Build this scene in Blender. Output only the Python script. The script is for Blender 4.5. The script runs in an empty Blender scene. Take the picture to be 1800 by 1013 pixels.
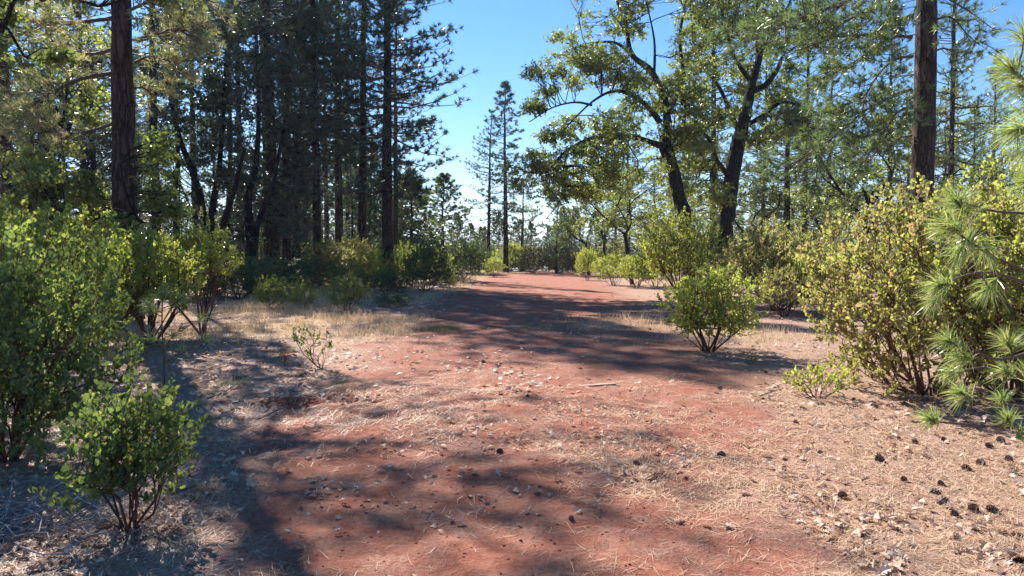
import bpy, math, random
import numpy as np
from mathutils import Vector

R = math.radians
PI = math.pi
scene = bpy.context.scene
COL = scene.collection

# ------------------------------------------------------------------ camera, sky, sun, exposure
F = 1310.0; CX = 900.0; CY = 506.5; HOR = 445.0
PITCH = math.atan((CY - HOR) / F)
CAMZ = 1.6
cam_data = bpy.data.cameras.new('camera')
cam = bpy.data.objects.new('camera', cam_data); COL.objects.link(cam)
cam.location = (0, 0, CAMZ)
cam.rotation_euler = (PI / 2 - PITCH, 0, 0)
cam_data.sensor_width = 36.0
cam_data.lens = 36.0 * F / 1800.0
cam_data.clip_start = 0.05; cam_data.clip_end = 20000
scene.camera = cam

SUN_AZ = -30.0      # degrees from +Y, negative = to the left
SUN_EL = 41.0
world = bpy.data.worlds.new('World'); scene.world = world
world.use_nodes = True
wn = world.node_tree; wn.nodes.clear()
wo = wn.nodes.new('ShaderNodeOutputWorld'); wb = wn.nodes.new('ShaderNodeBackground')
sky = wn.nodes.new('ShaderNodeTexSky'); sky.sky_type = 'NISHITA'
sky.sun_disc = False
sky.sun_elevation = R(SUN_EL); sky.sun_rotation = R(SUN_AZ)
sky.air_density = 1.0; sky.dust_density = 0.1; sky.ozone_density = 5.0; sky.altitude = 900
wb.inputs['Strength'].default_value = 0.063
hs = wn.nodes.new('ShaderNodeHueSaturation'); hs.inputs['Saturation'].default_value = 1.34
wn.links.new(sky.outputs[0], hs.inputs['Color']); wn.links.new(hs.outputs[0], wb.inputs[0]); wn.links.new(wb.outputs[0], wo.inputs[0])

sd = bpy.data.lights.new('sun', 'SUN'); sd.energy = 5.0; sd.angle = R(0.53); sd.color = (1.0, 0.94, 0.86)
sun = bpy.data.objects.new('sun', sd); COL.objects.link(sun)
sun.location = (-20, 34, 40)
sv = Vector((math.sin(R(SUN_AZ)) * math.cos(R(SUN_EL)), math.cos(R(SUN_AZ)) * math.cos(R(SUN_EL)), math.sin(R(SUN_EL))))
sun.rotation_euler = (-sv).to_track_quat('-Z', 'Y').to_euler()
scene.view_settings.view_transform = 'Standard'
scene.view_settings.look = 'None'
scene.view_settings.exposure = 1.5
scene.view_settings.gamma = 1.0
scene.view_settings.use_curve_mapping = False
scene.cycles.max_bounces = 7
scene.cycles.diffuse_bounces = 4
scene.cycles.transmission_bounces = 5
scene.cycles.transparent_max_bounces = 4
scene.cycles.caustics_reflective = False
scene.cycles.caustics_refractive = False
scene.cycles.use_denoising = True
scene.cycles.sample_clamp_indirect = 6.0

# ------------------------------------------------------------------ helpers: picture geometry
CP, SP = math.cos(PITCH), math.sin(PITCH)
def W(x, y, D):
    """point at depth D (metres along +Y) seen at photo pixel x, y"""
    u = (x - CX) / F; v = (CY - y) / F
    d = (u, CP + v * SP, -SP + v * CP)
    k = D / d[1]
    return np.array((d[0] * k, D, CAMZ + d[2] * k))
def G(x, y):
    """point on flat ground seen at photo pixel"""
    u = (x - CX) / F; v = (CY - y) / F
    d = (u, CP + v * SP, -SP + v * CP)
    k = -CAMZ / d[2]
    return np.array((d[0] * k, d[1] * k, 0.0))

# ------------------------------------------------------------------ noise
def _hash(ix, iy, seed):
    h = (ix * 374761393 + iy * 668265263 + seed * 1442695041) & 0xFFFFFFFF
    h = ((h ^ (h >> 13)) * 1274126177) & 0xFFFFFFFF
    return ((h ^ (h >> 16)) & 0xFFFF) / 65535.0
def vnoise(x, y, seed=0):
    x = np.asarray(x, float); y = np.asarray(y, float)
    ix = np.floor(x).astype(np.int64); iy = np.floor(y).astype(np.int64)
    fx = x - ix; fy = y - iy
    fx = fx * fx * (3 - 2 * fx); fy = fy * fy * (3 - 2 * fy)
    a = _hash(ix, iy, seed); b = _hash(ix + 1, iy, seed); c = _hash(ix, iy + 1, seed); d = _hash(ix + 1, iy + 1, seed)
    return (a * (1 - fx) + b * fx) * (1 - fy) + (c * (1 - fx) + d * fx) * fy
def fbm(x, y, sc, octv=4, seed=0):
    s = 0; a = 1; t = 0
    for o in range(octv):
        s = s + a * vnoise(np.asarray(x) * sc + 17.3 * o, np.asarray(y) * sc + 9.1 * o, seed + o); t += a; a *= 0.5; sc *= 2.03
    return s / t
def sstep(a, b, x):
    t = np.clip((x - a) / (b - a), 0, 1); return t * t * (3 - 2 * t)

PLY = [(0, -1.5, 1.7), (3.7, -1.45, 1.7), (5.2, -2.0, 2.0), (7.6, -2.5, 2.6), (10.7, -2.4, 2.9), (18, -2.6, 3.5), (28, -2.9, 4.4), (46, -2.3, 5.4), (60, -1.5, 6.0), (66, -1.0, 6.4)]
_py = [p[0] for p in PLY]; _pl = [p[1] for p in PLY]; _pr = [p[2] for p in PLY]
def path_mask(x, y):
    l = np.interp(y, _py, _pl); r = np.interp(y, _py, _pr)
    n = (fbm(x, y, 0.6, 4, 5) - 0.5) * 2.2
    w = 0.5 + 0.012 * y
    return sstep(l - w + n, l + w + n, x) * (1 - sstep(r - w - n * 0.8, r + w - n * 0.8, x)) * (1 - sstep(62, 68, y)) * sstep(-30, -20, y)
def hgt(x, y):
    x = np.asarray(x, float); y = np.asarray(y, float)
    r = np.hypot(x, y)
    h = (fbm(x, y, 0.25, 3, 1) - 0.5) * 0.10 + (fbm(x, y, 1.6, 3, 2) - 0.5) * 0.045
    near = 1 - sstep(14, 30, r)
    h = h + ((fbm(x, y, 6.0, 3, 3) - 0.5) * 0.042 + (fbm(x, y, 20.0, 2, 8) - 0.5) * 0.014) * near
    # scuffed hollow on the left of the path
    h = h - 0.05 * np.exp(-(((x + 2.38) / 0.30) ** 2 + ((y - 7.75) / 0.14) ** 2)) + 0.03 * np.exp(-(((x + 2.3) / 0.34) ** 2 + ((y - 8.02) / 0.10) ** 2))
    drop = -0.055 * np.clip(r - 74, 0, 500) - 0.02 * np.clip(r - 574, 0, 1500)
    return h + drop

# ------------------------------------------------------------------ mesh building
class MB:
    def __init__(s): s.v = []; s.f = {3: [], 4: [], 5: [], 6: []}; s.t = []; s.n = 0
    def add(s, v, f, tone=0.5):
        v = np.asarray(v, float).reshape(-1, 3); f = np.asarray(f, np.int64)
        if len(f) == 0: return
        s.v.append(v); s.f.setdefault(f.shape[1], []).append(f + s.n)
        t = np.full(len(v), tone, float) if np.isscalar(tone) else np.asarray(tone, float)
        s.t.append(t); s.n += len(v)
    def mesh(s, name, mat=None, smooth=False):
        me = bpy.data.meshes.new(name)
        if s.n == 0: return me
        v = np.concatenate(s.v); t = np.concatenate(s.t)
        lo = []; st = []; off = 0
        for k, fl in s.f.items():
            if not fl: continue
            f = np.concatenate(fl)
            lo.append(f.ravel()); st.append(off + np.arange(len(f)) * k); off += f.size
        lo = np.concatenate(lo); st = np.concatenate(st)
        me.vertices.add(len(v)); me.vertices.foreach_set('co', v.astype(np.float32).ravel())
        me.loops.add(len(lo)); me.loops.foreach_set('vertex_index', lo.astype(np.int32))
        me.polygons.add(len(st)); me.polygons.foreach_set('loop_start', st.astype(np.int32))
        me.update(calc_edges=True)
        me.polygons.foreach_set('use_smooth', np.full(len(st), smooth, bool))
        a = me.attributes.new('tone', 'FLOAT', 'POINT'); a.data.foreach_set('value', t.astype(np.float32))
        if mat: me.materials.append(mat)
        me.update()
        return me

def unit(a): return a / np.maximum(np.linalg.norm(a, axis=-1, keepdims=True), 1e-9)

def tubes(mb, P, Rr, sides=5, tone=0.5):
    """P (T,n,3) paths, Rr (T,n) radii: every path becomes a tube"""
    P = np.asarray(P, float); Rr = np.asarray(Rr, float)
    if len(P) == 0: return
    T, n, _ = P.shape
    tan = np.empty_like(P); tan[:, 1:-1] = P[:, 2:] - P[:, :-2]; tan[:, 0] = P[:, 1] - P[:, 0]; tan[:, -1] = P[:, -1] - P[:, -2]
    tan = unit(tan)
    ch = unit(P[:, -1] - P[:, 0])
    ref = np.where(np.abs(ch[:, 2:3]) > 0.7, np.array([[1.0, 0.13, 0]]), np.array([[0.05, 0.1, 1.0]]))
    ref = np.repeat(ref[:, None], n, 1)
    a = unit(np.cross(tan, ref)); b = np.cross(tan, a)
    th = np.arange(sides) * 2 * PI / sides
    ring = a[:, :, None] * np.cos(th)[None, None, :, None] + b[:, :, None] * np.sin(th)[None, None, :, None]
    V = P[:, :, None] + ring * Rr[:, :, None, None]
    idx = np.arange(T * n * sides).reshape(T, n, sides)
    q = np.stack([idx[:, :-1], np.roll(idx, -1, 2)[:, :-1], np.roll(idx, -1, 2)[:, 1:], idx[:, 1:]], -1).reshape(-1, 4)
    t = tone if np.isscalar(tone) else np.repeat(np.asarray(tone), n * sides)
    mb.add(V.reshape(-1, 3), q, t)

def basis(d, n):
    d = unit(d); s = unit(np.cross(n, d)); u = np.cross(d, s)
    return d, s, u
def scatter(mb, tv, tf, pos, d, nrm, size, tone, wid=1.0):
    """template tv (x along leaf, y width, z up) at each position"""
    if len(pos) == 0: return
    d, s, u = basis(d, nrm)
    size = np.asarray(size, float).reshape(-1, 1, 1); wid = np.asarray(wid, float).reshape(-1, 1, 1) if not np.isscalar(wid) else wid
    V = pos[:, None] + size * (tv[None, :, 0:1] * d[:, None] + wid * tv[None, :, 1:2] * s[:, None] + tv[None, :, 2:3] * u[:, None])
    nv = len(tv)
    for f in tf:
        pass
    base = np.arange(len(pos))[:, None, None] * nv
    Fc = {}
    for f in tf: Fc.setdefault(len(f), []).append(f)
    first = True; n0 = mb.n
    tt = np.repeat(tone, nv) if not np.isscalar(tone) else np.full(len(pos) * nv, tone)
    mb.v.append(V.reshape(-1, 3)); mb.t.append(tt); mb.n += len(pos) * nv
    for k, fs in Fc.items():
        fa = (np.array(fs)[None] + base).reshape(-1, k) + n0
        mb.f.setdefault(k, []).append(fa)

# leaf templates
ROUND = (np.array([[0, 0, 0], [.22, -.36, .08], [.74, -.43, .10], [1, 0, -.02], [.74, .43, .10], [.22, .36, .08]]), [(0, 1, 2, 3), (0, 3, 4, 5)])
DIAM = (np.array([[0, 0, 0], [.5, -.32, .08], [1, 0, 0], [.5, .32, .08]]), [(0, 1, 2), (0, 2, 3)])
_half = [(0.05, .03), (.22, .20), (.30, .08), (.50, .36), (.56, .10), (.78, .30), (.80, .08)]
_lv = [(0, 0, 0), (1, 0, -.05)] + [(x, y, .10 * abs(y) * 3) for x, y in _half] + [(x, -y, .10 * abs(y) * 3) for x, y in _half] + [(.55, 0, 0)]
LOBED = (np.array(_lv), [(0, 16, 4, 3, 2), (16, 6, 5, 4), (16, 1, 8, 7, 6), (0, 9, 10, 11, 16), (16, 11, 12, 13), (16, 13, 14, 15, 1)])
# dry curled litter leaf
_cv = LOBED[0].copy(); _cv[:, 2] = 0.25 * _cv[:, 0] * (1 - _cv[:, 0]) * 1.2 + np.abs(_cv[:, 1]) * 0.5
CURL = (_cv, LOBED[1])

def rdir(rng, n):
    return unit(rng.normal(size=(n, 3)))

# ------------------------------------------------------------------ object helpers
def prop(o, label=None, cat=None, group=None, kind=None):
    if label: o['label'] = label
    if cat: o['category'] = cat
    if group: o['group'] = group
    if kind: o['kind'] = kind
    return o
def empty(name, loc=(0, 0, 0), rz=0.0, label=None, cat=None, group=None, scale=1.0):
    o = bpy.data.objects.new(name, None); COL.objects.link(o)
    o.location = [float(v) for v in loc]; o.rotation_euler = (0, 0, rz)
    o.scale = (scale,) * 3 if np.isscalar(scale) else scale
    o.empty_display_size = 0.2
    return prop(o, label, cat, group)
def link(name, me, parent=None, kind=None):
    o = bpy.data.objects.new(name, me); COL.objects.link(o)
    if parent is not None: o.parent = parent
    if kind: o['kind'] = kind
    return o
def place(proto, loc, rz=0.0, scale=1.0, label=None, cat=None, group=None):
    """proto = (name, [(part_name, mesh, kind)])"""
    t = empty(proto[0], loc, rz, label, cat, group, scale)
    for pn, me, kd in proto[1]: link(pn, me, t, kd)
    return t

# ------------------------------------------------------------------ materials
def mat_new(name):
    m = bpy.data.materials.new(name); m.use_nodes = True
    nt = m.node_tree; nt.nodes.clear()
    return m, nt, nt.nodes, nt.links
def ramp(nodes, pts):
    r = nodes.new('ShaderNodeValToRGB'); cr = r.color_ramp
    while len(cr.elements) > len(pts): cr.elements.remove(cr.elements[-1])
    while len(cr.elements) < len(pts): cr.elements.new(0.5)
    for e, (p, c) in zip(cr.elements, pts): e.position = p; e.color = (*c, 1)
    return r
def leaf_mat(name, pts, trans=0.45, rough=0.42, spec=0.5, tcol=(1.15, 1.25, 0.6)):
    m, nt, N, L = mat_new(name)
    at = N.new('ShaderNodeAttribute'); at.attribute_name = 'tone'
    r = ramp(N, pts); L.new(at.outputs['Fac'], r.inputs[0])
    b = N.new('ShaderNodeBsdfPrincipled'); b.inputs['Roughness'].default_value = rough
    b.inputs['Specular IOR Level'].default_value = spec
    L.new(r.outputs[0], b.inputs['Base Color'])
    t = N.new('ShaderNodeBsdfTranslucent')
    mx = N.new('ShaderNodeMix'); mx.data_type = 'RGBA'; mx.blend_type = 'MULTIPLY'; mx.inputs[0].default_value = 1.0
    L.new(r.outputs[0], mx.inputs[6]); mx.inputs[7].default_value = (*tcol, 1)
    L.new(mx.outputs[2], t.inputs[0])
    ms = N.new('ShaderNodeMixShader'); ms.inputs[0].default_value = trans
    L.new(b.outputs[0], ms.inputs[1]); L.new(t.outputs[0], ms.inputs[2])
    o = N.new('ShaderNodeOutputMaterial'); L.new(ms.outputs[0], o.inputs[0])
    return m
def bark_mat(name, c1, c2, c3, scale=(14, 14, 2.6), bump=0.6, rough=0.9):
    m, nt, N, L = mat_new(name)
    tc = N.new('ShaderNodeTexCoord'); mp = N.new('ShaderNodeMapping'); mp.inputs['Scale'].default_value = scale
    L.new(tc.outputs['Object'], mp.inputs[0])
    nz = N.new('ShaderNodeTexNoise'); nz.inputs['Scale'].default_value = 1.0; nz.inputs['Detail'].default_value = 8; nz.inputs['Distortion'].default_value = 1.2
    L.new(mp.outputs[0], nz.inputs['Vector'])
    vo = N.new('ShaderNodeTexVoronoi'); vo.feature = 'DISTANCE_TO_EDGE'; vo.inputs['Scale'].default_value = 2.2
    mixv = N.new('ShaderNodeMix'); mixv.data_type = 'VECTOR'; mixv.inputs[0].default_value = 0.72
    L.new(mp.outputs[0], mixv.inputs[4]); L.new(nz.outputs['Color'], mixv.inputs[5]); L.new(mixv.outputs[1], vo.inputs['Vector'])
    r = ramp(N, [(0.0, c1), (0.09, c2), (0.5, c3)]); L.new(vo.outputs['Distance'], r.inputs[0])
    mc = N.new('ShaderNodeMix'); mc.data_type = 'RGBA'; mc.blend_type = 'OVERLAY'; mc.inputs[0].default_value = 0.7
    L.new(r.outputs[0], mc.inputs[6]); L.new(nz.outputs['Fac'], mc.inputs[7])
    b = N.new('ShaderNodeBsdfPrincipled'); b.inputs['Roughness'].default_value = rough; b.inputs['Specular IOR Level'].default_value = 0.2
    L.new(mc.outputs[2], b.inputs['Base Color'])
    ad = N.new('ShaderNodeMath'); ad.operation = 'MULTIPLY_ADD'; ad.inputs[1].default_value = 0.5
    L.new(nz.outputs['Fac'], ad.inputs[0]); L.new(vo.outputs['Distance'], ad.inputs[2])
    bp = N.new('ShaderNodeBump'); bp.inputs['Strength'].default_value = bump; bp.inputs['Distance'].default_value = 0.06
    L.new(ad.outputs[0], bp.inputs['Height']); L.new(bp.outputs[0], b.inputs['Normal'])
    o = N.new('ShaderNodeOutputMaterial'); L.new(b.outputs[0], o.inputs[0])
    return m
def tone_mat(name, pts, rough=0.8, spec=0.3):
    m, nt, N, L = mat_new(name)
    at = N.new('ShaderNodeAttribute'); at.attribute_name = 'tone'
    r = ramp(N, pts); L.new(at.outputs['Fac'], r.inputs[0])
    tc = N.new('ShaderNodeTexCoord'); nz = N.new('ShaderNodeTexNoise'); nz.inputs['Scale'].default_value = 25; nz.inputs['Detail'].default_value = 3
    L.new(tc.outputs['Object'], nz.inputs['Vector'])
    mc = N.new('ShaderNodeMix'); mc.data_type = 'RGBA'; mc.blend_type = 'OVERLAY'; mc.inputs[0].default_value = 0.4
    L.new(r.outputs[0], mc.inputs[6]); L.new(nz.outputs['Fac'], mc.inputs[7])
    b = N.new('ShaderNodeBsdfPrincipled'); b.inputs['Roughness'].default_value = rough; b.inputs['Specular IOR Level'].default_value = spec
    L.new(mc.outputs[2], b.inputs['Base Color'])
    o = N.new('ShaderNodeOutputMaterial'); L.new(b.outputs[0], o.inputs[0])
    return m

M = {}
M['pine_bark'] = bark_mat('pine_bark', (0.016, 0.012, 0.011), (0.06, 0.043, 0.038), (0.13, 0.095, 0.082), (11, 11, 2.2), 0.9)
M['oak_bark'] = bark_mat('oak_bark', (0.010, 0.009, 0.009), (0.028, 0.024, 0.023), (0.055, 0.048, 0.046), (22, 22, 5), 0.8)
M['twig_grey'] = tone_mat('twig_grey', [(0, (0.05, 0.038, 0.032)), (1, (0.16, 0.12, 0.10))])
M['manz_wood'] = tone_mat('manzanita_wood', [(0, (0.055, 0.022, 0.016)), (1, (0.17, 0.065, 0.045))], 0.5, 0.4)
# leaves: tone below 0.12 is dead and brown, the rest dark green to yellow green
BROWN = (0.24, 0.11, 0.055)
M['manz_sun'] = leaf_mat('manzanita_leaf_yellow', [(0.0, BROWN), (0.08, (0.32, 0.18, 0.09)), (0.12, (0.17, 0.21, 0.07)), (0.6, (0.31, 0.35, 0.10)), (1.0, (0.48, 0.48, 0.17))], 0.58, 0.5, 0.4, (1.45, 1.45, 0.8))
M['manz_sun2'] = leaf_mat('manzanita_leaf_sunlit', [(0.0, BROWN), (0.03, (0.25, 0.12, 0.06)), (0.06, (0.11, 0.15, 0.055)), (0.5, (0.17, 0.22, 0.07)), (1.0, (0.42, 0.42, 0.10))], 0.55, 0.45, 0.45, (1.4, 1.4, 0.75))  # brighter leaf copy, the sunlit look is put into its colour
M['manz_rust'] = leaf_mat('manzanita_leaf_rust', [(0.0, (0.30, 0.18, 0.12)), (0.26, (0.38, 0.26, 0.18)), (0.34, (0.21, 0.22, 0.09)), (0.7, (0.31, 0.32, 0.12)), (1.0, (0.47, 0.45, 0.20))], 0.56, 0.5, 0.4, (1.4, 1.4, 0.85))
M['manz_green'] = leaf_mat('manzanita_leaf_green', [(0.0, BROWN), (0.03, (0.25, 0.12, 0.06)), (0.06, (0.09, 0.13, 0.06)), (0.5, (0.15, 0.20, 0.085)), (0.8, (0.26, 0.31, 0.11)), (1.0, (0.48, 0.47, 0.13))], 0.55, 0.45, 0.45, (1.3, 1.35, 0.7))
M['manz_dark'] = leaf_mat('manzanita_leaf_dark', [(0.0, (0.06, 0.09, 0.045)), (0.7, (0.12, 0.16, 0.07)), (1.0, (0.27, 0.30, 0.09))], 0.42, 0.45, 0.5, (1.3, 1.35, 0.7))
M['shade_leaf'] = leaf_mat('dark_shrub_leaf', [(0.0, (0.05, 0.05, 0.035)), (0.7, (0.075, 0.085, 0.05)), (1.0, (0.16, 0.15, 0.08))], 0.25, 0.5, 0.3)  # shrub whose own foliage is darker
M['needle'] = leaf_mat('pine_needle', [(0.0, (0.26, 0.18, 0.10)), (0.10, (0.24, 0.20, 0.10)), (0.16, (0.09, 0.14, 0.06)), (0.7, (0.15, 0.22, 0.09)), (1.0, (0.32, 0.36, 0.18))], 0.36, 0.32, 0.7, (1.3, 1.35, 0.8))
M['needle_sunlit'] = leaf_mat('pine_needle_pale', [(0.0, (0.55, 0.44, 0.28)), (0.35, (0.46, 0.42, 0.25)), (0.5, (0.20, 0.25, 0.11)), (1.0, (0.34, 0.37, 0.18))], 0.42, 0.35, 0.6, (1.3, 1.3, 0.9))  # tan share paints the look of sunlit, backlit needles into the colour
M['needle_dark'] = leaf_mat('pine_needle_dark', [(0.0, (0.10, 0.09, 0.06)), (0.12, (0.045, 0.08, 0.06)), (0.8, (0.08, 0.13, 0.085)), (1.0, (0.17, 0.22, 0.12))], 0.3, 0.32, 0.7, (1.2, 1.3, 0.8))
M['oak_leaf'] = leaf_mat('oak_leaf', [(0.0, (0.22, 0.13, 0.05)), (0.06, (0.13, 0.16, 0.06)), (0.7, (0.22, 0.26, 0.09)), (1.0, (0.40, 0.42, 0.15))], 0.52, 0.30, 0.8, (1.4, 1.4, 0.8))
M['oak_bright'] = leaf_mat('oak_leaf_bright', [(0.0, (0.30, 0.26, 0.08)), (0.1, (0.13, 0.18, 0.06)), (0.8, (0.21, 0.27, 0.08)), (1.0, (0.40, 0.42, 0.12))], 0.45, 0.26, 0.9, (1.2, 1.2, 0.7))
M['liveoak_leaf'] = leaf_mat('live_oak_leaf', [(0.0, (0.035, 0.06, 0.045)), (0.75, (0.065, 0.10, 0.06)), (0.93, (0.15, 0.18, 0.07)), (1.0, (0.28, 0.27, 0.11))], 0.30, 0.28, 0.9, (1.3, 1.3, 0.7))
M['litter_leaf'] = leaf_mat('dry_litter_leaf', [(0.0, (0.18, 0.08, 0.05)), (0.25, (0.34, 0.20, 0.14)), (0.65, (0.46, 0.32, 0.23)), (1.0, (0.66, 0.53, 0.43))], 0.2, 0.6, 0.3, (1.1, 0.9, 0.7))
M['litter_needle'] = tone_mat('dry_litter_needle', [(0.0, (0.18, 0.08, 0.045)), (0.4, (0.42, 0.25, 0.15)), (1.0, (0.70, 0.52, 0.36))], 0.5, 0.3)
M['dry_grass'] = leaf_mat('dry_grass_blade', [(0.0, (0.46, 0.33, 0.22)), (1.0, (0.68, 0.55, 0.41))], 0.35, 0.6, 0.2, (1.1, 1.0, 0.8))
M['green_grass'] = leaf_mat('green_grass_blade', [(0.0, (0.10, 0.13, 0.05)), (0.7, (0.20, 0.24, 0.10)), (1.0, (0.42, 0.36, 0.20))], 0.35, 0.5, 0.3)
M['cone'] = tone_mat('pine_cone_scale', [(0.0, (0.05, 0.03, 0.022)), (0.5, (0.16, 0.10, 0.075)), (1.0, (0.36, 0.26, 0.20))], 0.8)
M['dead_twig'] = tone_mat('dead_twig', [(0.0, (0.10, 0.08, 0.08)), (1.0, (0.42, 0.38, 0.38))], 0.8)
M['clod'] = tone_mat('red_clod', [(0.0, (0.20, 0.06, 0.035)), (1.0, (0.36, 0.13, 0.08))], 0.95, 0.1)
M['board'] = bark_mat('weathered_board', (0.30, 0.17, 0.12), (0.46, 0.28, 0.21), (0.58, 0.38, 0.29), (2, 40, 40), 0.3)

# ------------------------------------------------------------------ ground
def ground_mat():
    m, nt, N, L = mat_new('ground_soil')
    geo = N.new('ShaderNodeNewGeometry')
    at = N.new('ShaderNodeAttribute'); at.attribute_name = 'tone'      # 1 on the trodden path
    gr = N.new('ShaderNodeAttribute'); gr.attribute_name = 'dry'       # 1 where dead grass grows
    def noise(sc, det=6, rough=0.6, stretch=None):
        n = N.new('ShaderNodeTexNoise'); n.inputs['Scale'].default_value = sc; n.inputs['Detail'].default_value = det; n.inputs['Roughness'].default_value = rough
        if stretch:
            mp = N.new('ShaderNodeMapping'); mp.inputs['Scale'].default_value = stretch[:3]; mp.inputs['Rotation'].default_value = (0, 0, stretch[3])
            L.new(geo.outputs['Position'], mp.inputs[0]); L.new(mp.outputs[0], n.inputs['Vector'])
        else: L.new(geo.outputs['Position'], n.inputs['Vector'])
        return n
    def mixc(fac, a, b, mode='MIX'):
        x = N.new('ShaderNodeMix'); x.data_type = 'RGBA'; x.blend_type = mode
        for sock, val in ((0, fac), (6, a), (7, b)):
            if isinstance(val, (tuple, float, int)): x.inputs[sock].default_value = (*val, 1) if isinstance(val, tuple) else val
            else: L.new(val, x.inputs[sock])
        return x.outputs[2]
    n1 = noise(0.7, 8, 0.6); n2 = noise(6, 8, 0.7); n3 = noise(45, 5, 0.7); n4 = noise(22, 5, 0.75, (1, 0.35, 1, 0.5)); n5 = noise(2.2, 6, 0.65)
    soil = ramp(N, [(0.3, (0.175, 0.057, 0.035)), (0.52, (0.29, 0.107, 0.069)), (0.75, (0.41, 0.185, 0.128))]); L.new(n2.outputs['Fac'], soil.inputs[0])
    soil2 = mixc(0.45, soil.outputs[0], n3.outputs['Fac'], 'OVERLAY')
    # fine fallen needles and leaf crumbs between the pieces that are built
    duff = ramp(N, [(0.32, (0.15, 0.075, 0.05)), (0.48, (0.34, 0.21, 0.15)), (0.6, (0.47, 0.33, 0.25)), (0.75, (0.62, 0.48, 0.39))]); L.new(n4.outputs['Fac'], duff.inputs[0])
    fine = ramp(N, [(0.38, (0.13, 0.07, 0.05)), (0.5, (0.33, 0.22, 0.165)), (0.66, (0.54, 0.42, 0.34))]); L.new(n3.outputs['Fac'], fine.inputs[0])
    duff2 = mixc(0.5, duff.outputs[0], fine.outputs[0])
    k1 = N.new('ShaderNodeMapRange'); k1.inputs[1].default_value = 0.42; k1.inputs[2].default_value = 0.62; L.new(n5.outputs['Fac'], k1.inputs[0])
    k2 = N.new('ShaderNodeMath'); k2.operation = 'MULTIPLY'; k2.inputs[1].default_value = 0.40; L.new(k1.outputs[0], k2.inputs[0])
    onpath = mixc(k2.outputs[0], soil2, duff2)
    off = mixc(0.88, soil2, duff2)
    c = mixc(at.outputs['Fac'], off, onpath)
    grs = ramp(N, [(0.35, (0.26, 0.17, 0.10)), (0.65, (0.52, 0.40, 0.26))]); L.new(n4.outputs['Fac'], grs.inputs[0])
    c = mixc(gr.outputs['Fac'], c, grs.outputs[0])
    # tree covered slopes far off
    ln = N.new('ShaderNodeVectorMath'); ln.operation = 'LENGTH'; L.new(geo.outputs['Position'], ln.inputs[0])
    fr = N.new('ShaderNodeMapRange'); fr.inputs[1].default_value = 60; fr.inputs[2].default_value = 76; L.new(ln.outputs['Value'], fr.inputs[0])
    n6 = noise(0.02, 8, 0.7); wood = ramp(N, [(0.35, (0.03, 0.045, 0.025)), (0.7, (0.09, 0.10, 0.05))]); L.new(n6.outputs['Fac'], wood.inputs[0])
    c = mixc(fr.outputs[0], c, wood.outputs[0])
    b = N.new('ShaderNodeBsdfPrincipled'); b.inputs['Roughness'].default_value = 0.95; b.inputs['Specular IOR Level'].default_value = 0.15
    L.new(c, b.inputs['Base Color'])
    h1 = N.new('ShaderNodeMath'); h1.operation = 'MULTIPLY_ADD'; h1.inputs[1].default_value = 0.6; L.new(n2.outputs['Fac'], h1.inputs[0]); L.new(n3.outputs['Fac'], h1.inputs[2])
    bp = N.new('ShaderNodeBump'); bp.inputs['Strength'].default_value = 0.8; bp.inputs['Distance'].default_value = 0.035
    L.new(h1.outputs[0], bp.inputs['Height']); L.new(bp.outputs[0], b.inputs['Normal'])
    o = N.new('ShaderNodeOutputMaterial'); L.new(b.outputs[0], o.inputs[0])
    return m

def dry_mask(x, y):
    """where dead grass grows: beside the path on the left from 12 m on, and small patches on the right"""
    l = np.interp(y, _py, _pl); r = np.interp(y, _py, _pr)
    a = sstep(l - 7.5, l - 4.5, x) * (1 - sstep(l - 0.3, l + 0.9, x)) * sstep(12.5, 16.5, y) * (1 - sstep(46, 58, y))
    b = 0.7 * np.exp(-(((x - 4.2) / 1.4) ** 2 + ((y - 14.6) / 1.1) ** 2)) + 0.5 * np.exp(-(((x - 2.6) / 1.0) ** 2 + ((y - 16.5) / 1.6) ** 2)) + 0.6 * np.exp(-(((x - 0.2) / 1.6) ** 2 + ((y - 60) / 4) ** 2))
    return np.clip((a + b) * sstep(0.36, 0.52, fbm(x, y, 0.55, 4, 21)), 0, 1)

th = np.concatenate([np.arange(-48, 48, 0.42), np.arange(48, 312, 4.0)]) * PI / 180
rr = [0.0, 0.6, 1.2]
while rr[-1] < 130: rr.append(rr[-1] + max(0.02, rr[-1] * 0.0155))
while rr[-1] < 9000: rr.append(rr[-1] * 1.08)
rr = np.array(rr[1:])
TH, RR = np.meshgrid(th, rr)
gx = RR * np.sin(TH); gy = RR * np.cos(TH)
gz = hgt(gx, gy)
nr, nth = gx.shape
gv = np.stack([gx, gy, gz], -1).reshape(-1, 3)
idx = np.arange(nr * nth).reshape(nr, nth)
gf = np.stack([idx[:-1], idx[1:], np.roll(idx, -1, 1)[1:], np.roll(idx, -1, 1)[:-1]], -1).reshape(-1, 4)
mb = MB(); mb.add(gv, gf, path_mask(gv[:, 0], gv[:, 1]))
cen = np.array([[0, 0, float(hgt(0, 0))]])
base0 = mb.n; mb.v.append(cen); mb.t.append(np.array([1.0])); mb.n += 1
mb.f[3].append(np.stack([np.full(nth, base0), idx[0], np.roll(idx[0], -1)], -1))
me = mb.mesh('ground', ground_mat(), True)
da = me.attributes.new('dry', 'FLOAT', 'POINT')
allv = np.concatenate([gv, cen]); da.data.foreach_set('value', dry_mask(allv[:, 0], allv[:, 1]).astype(np.float32))
ground = link('ground', me, None, 'structure')

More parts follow.
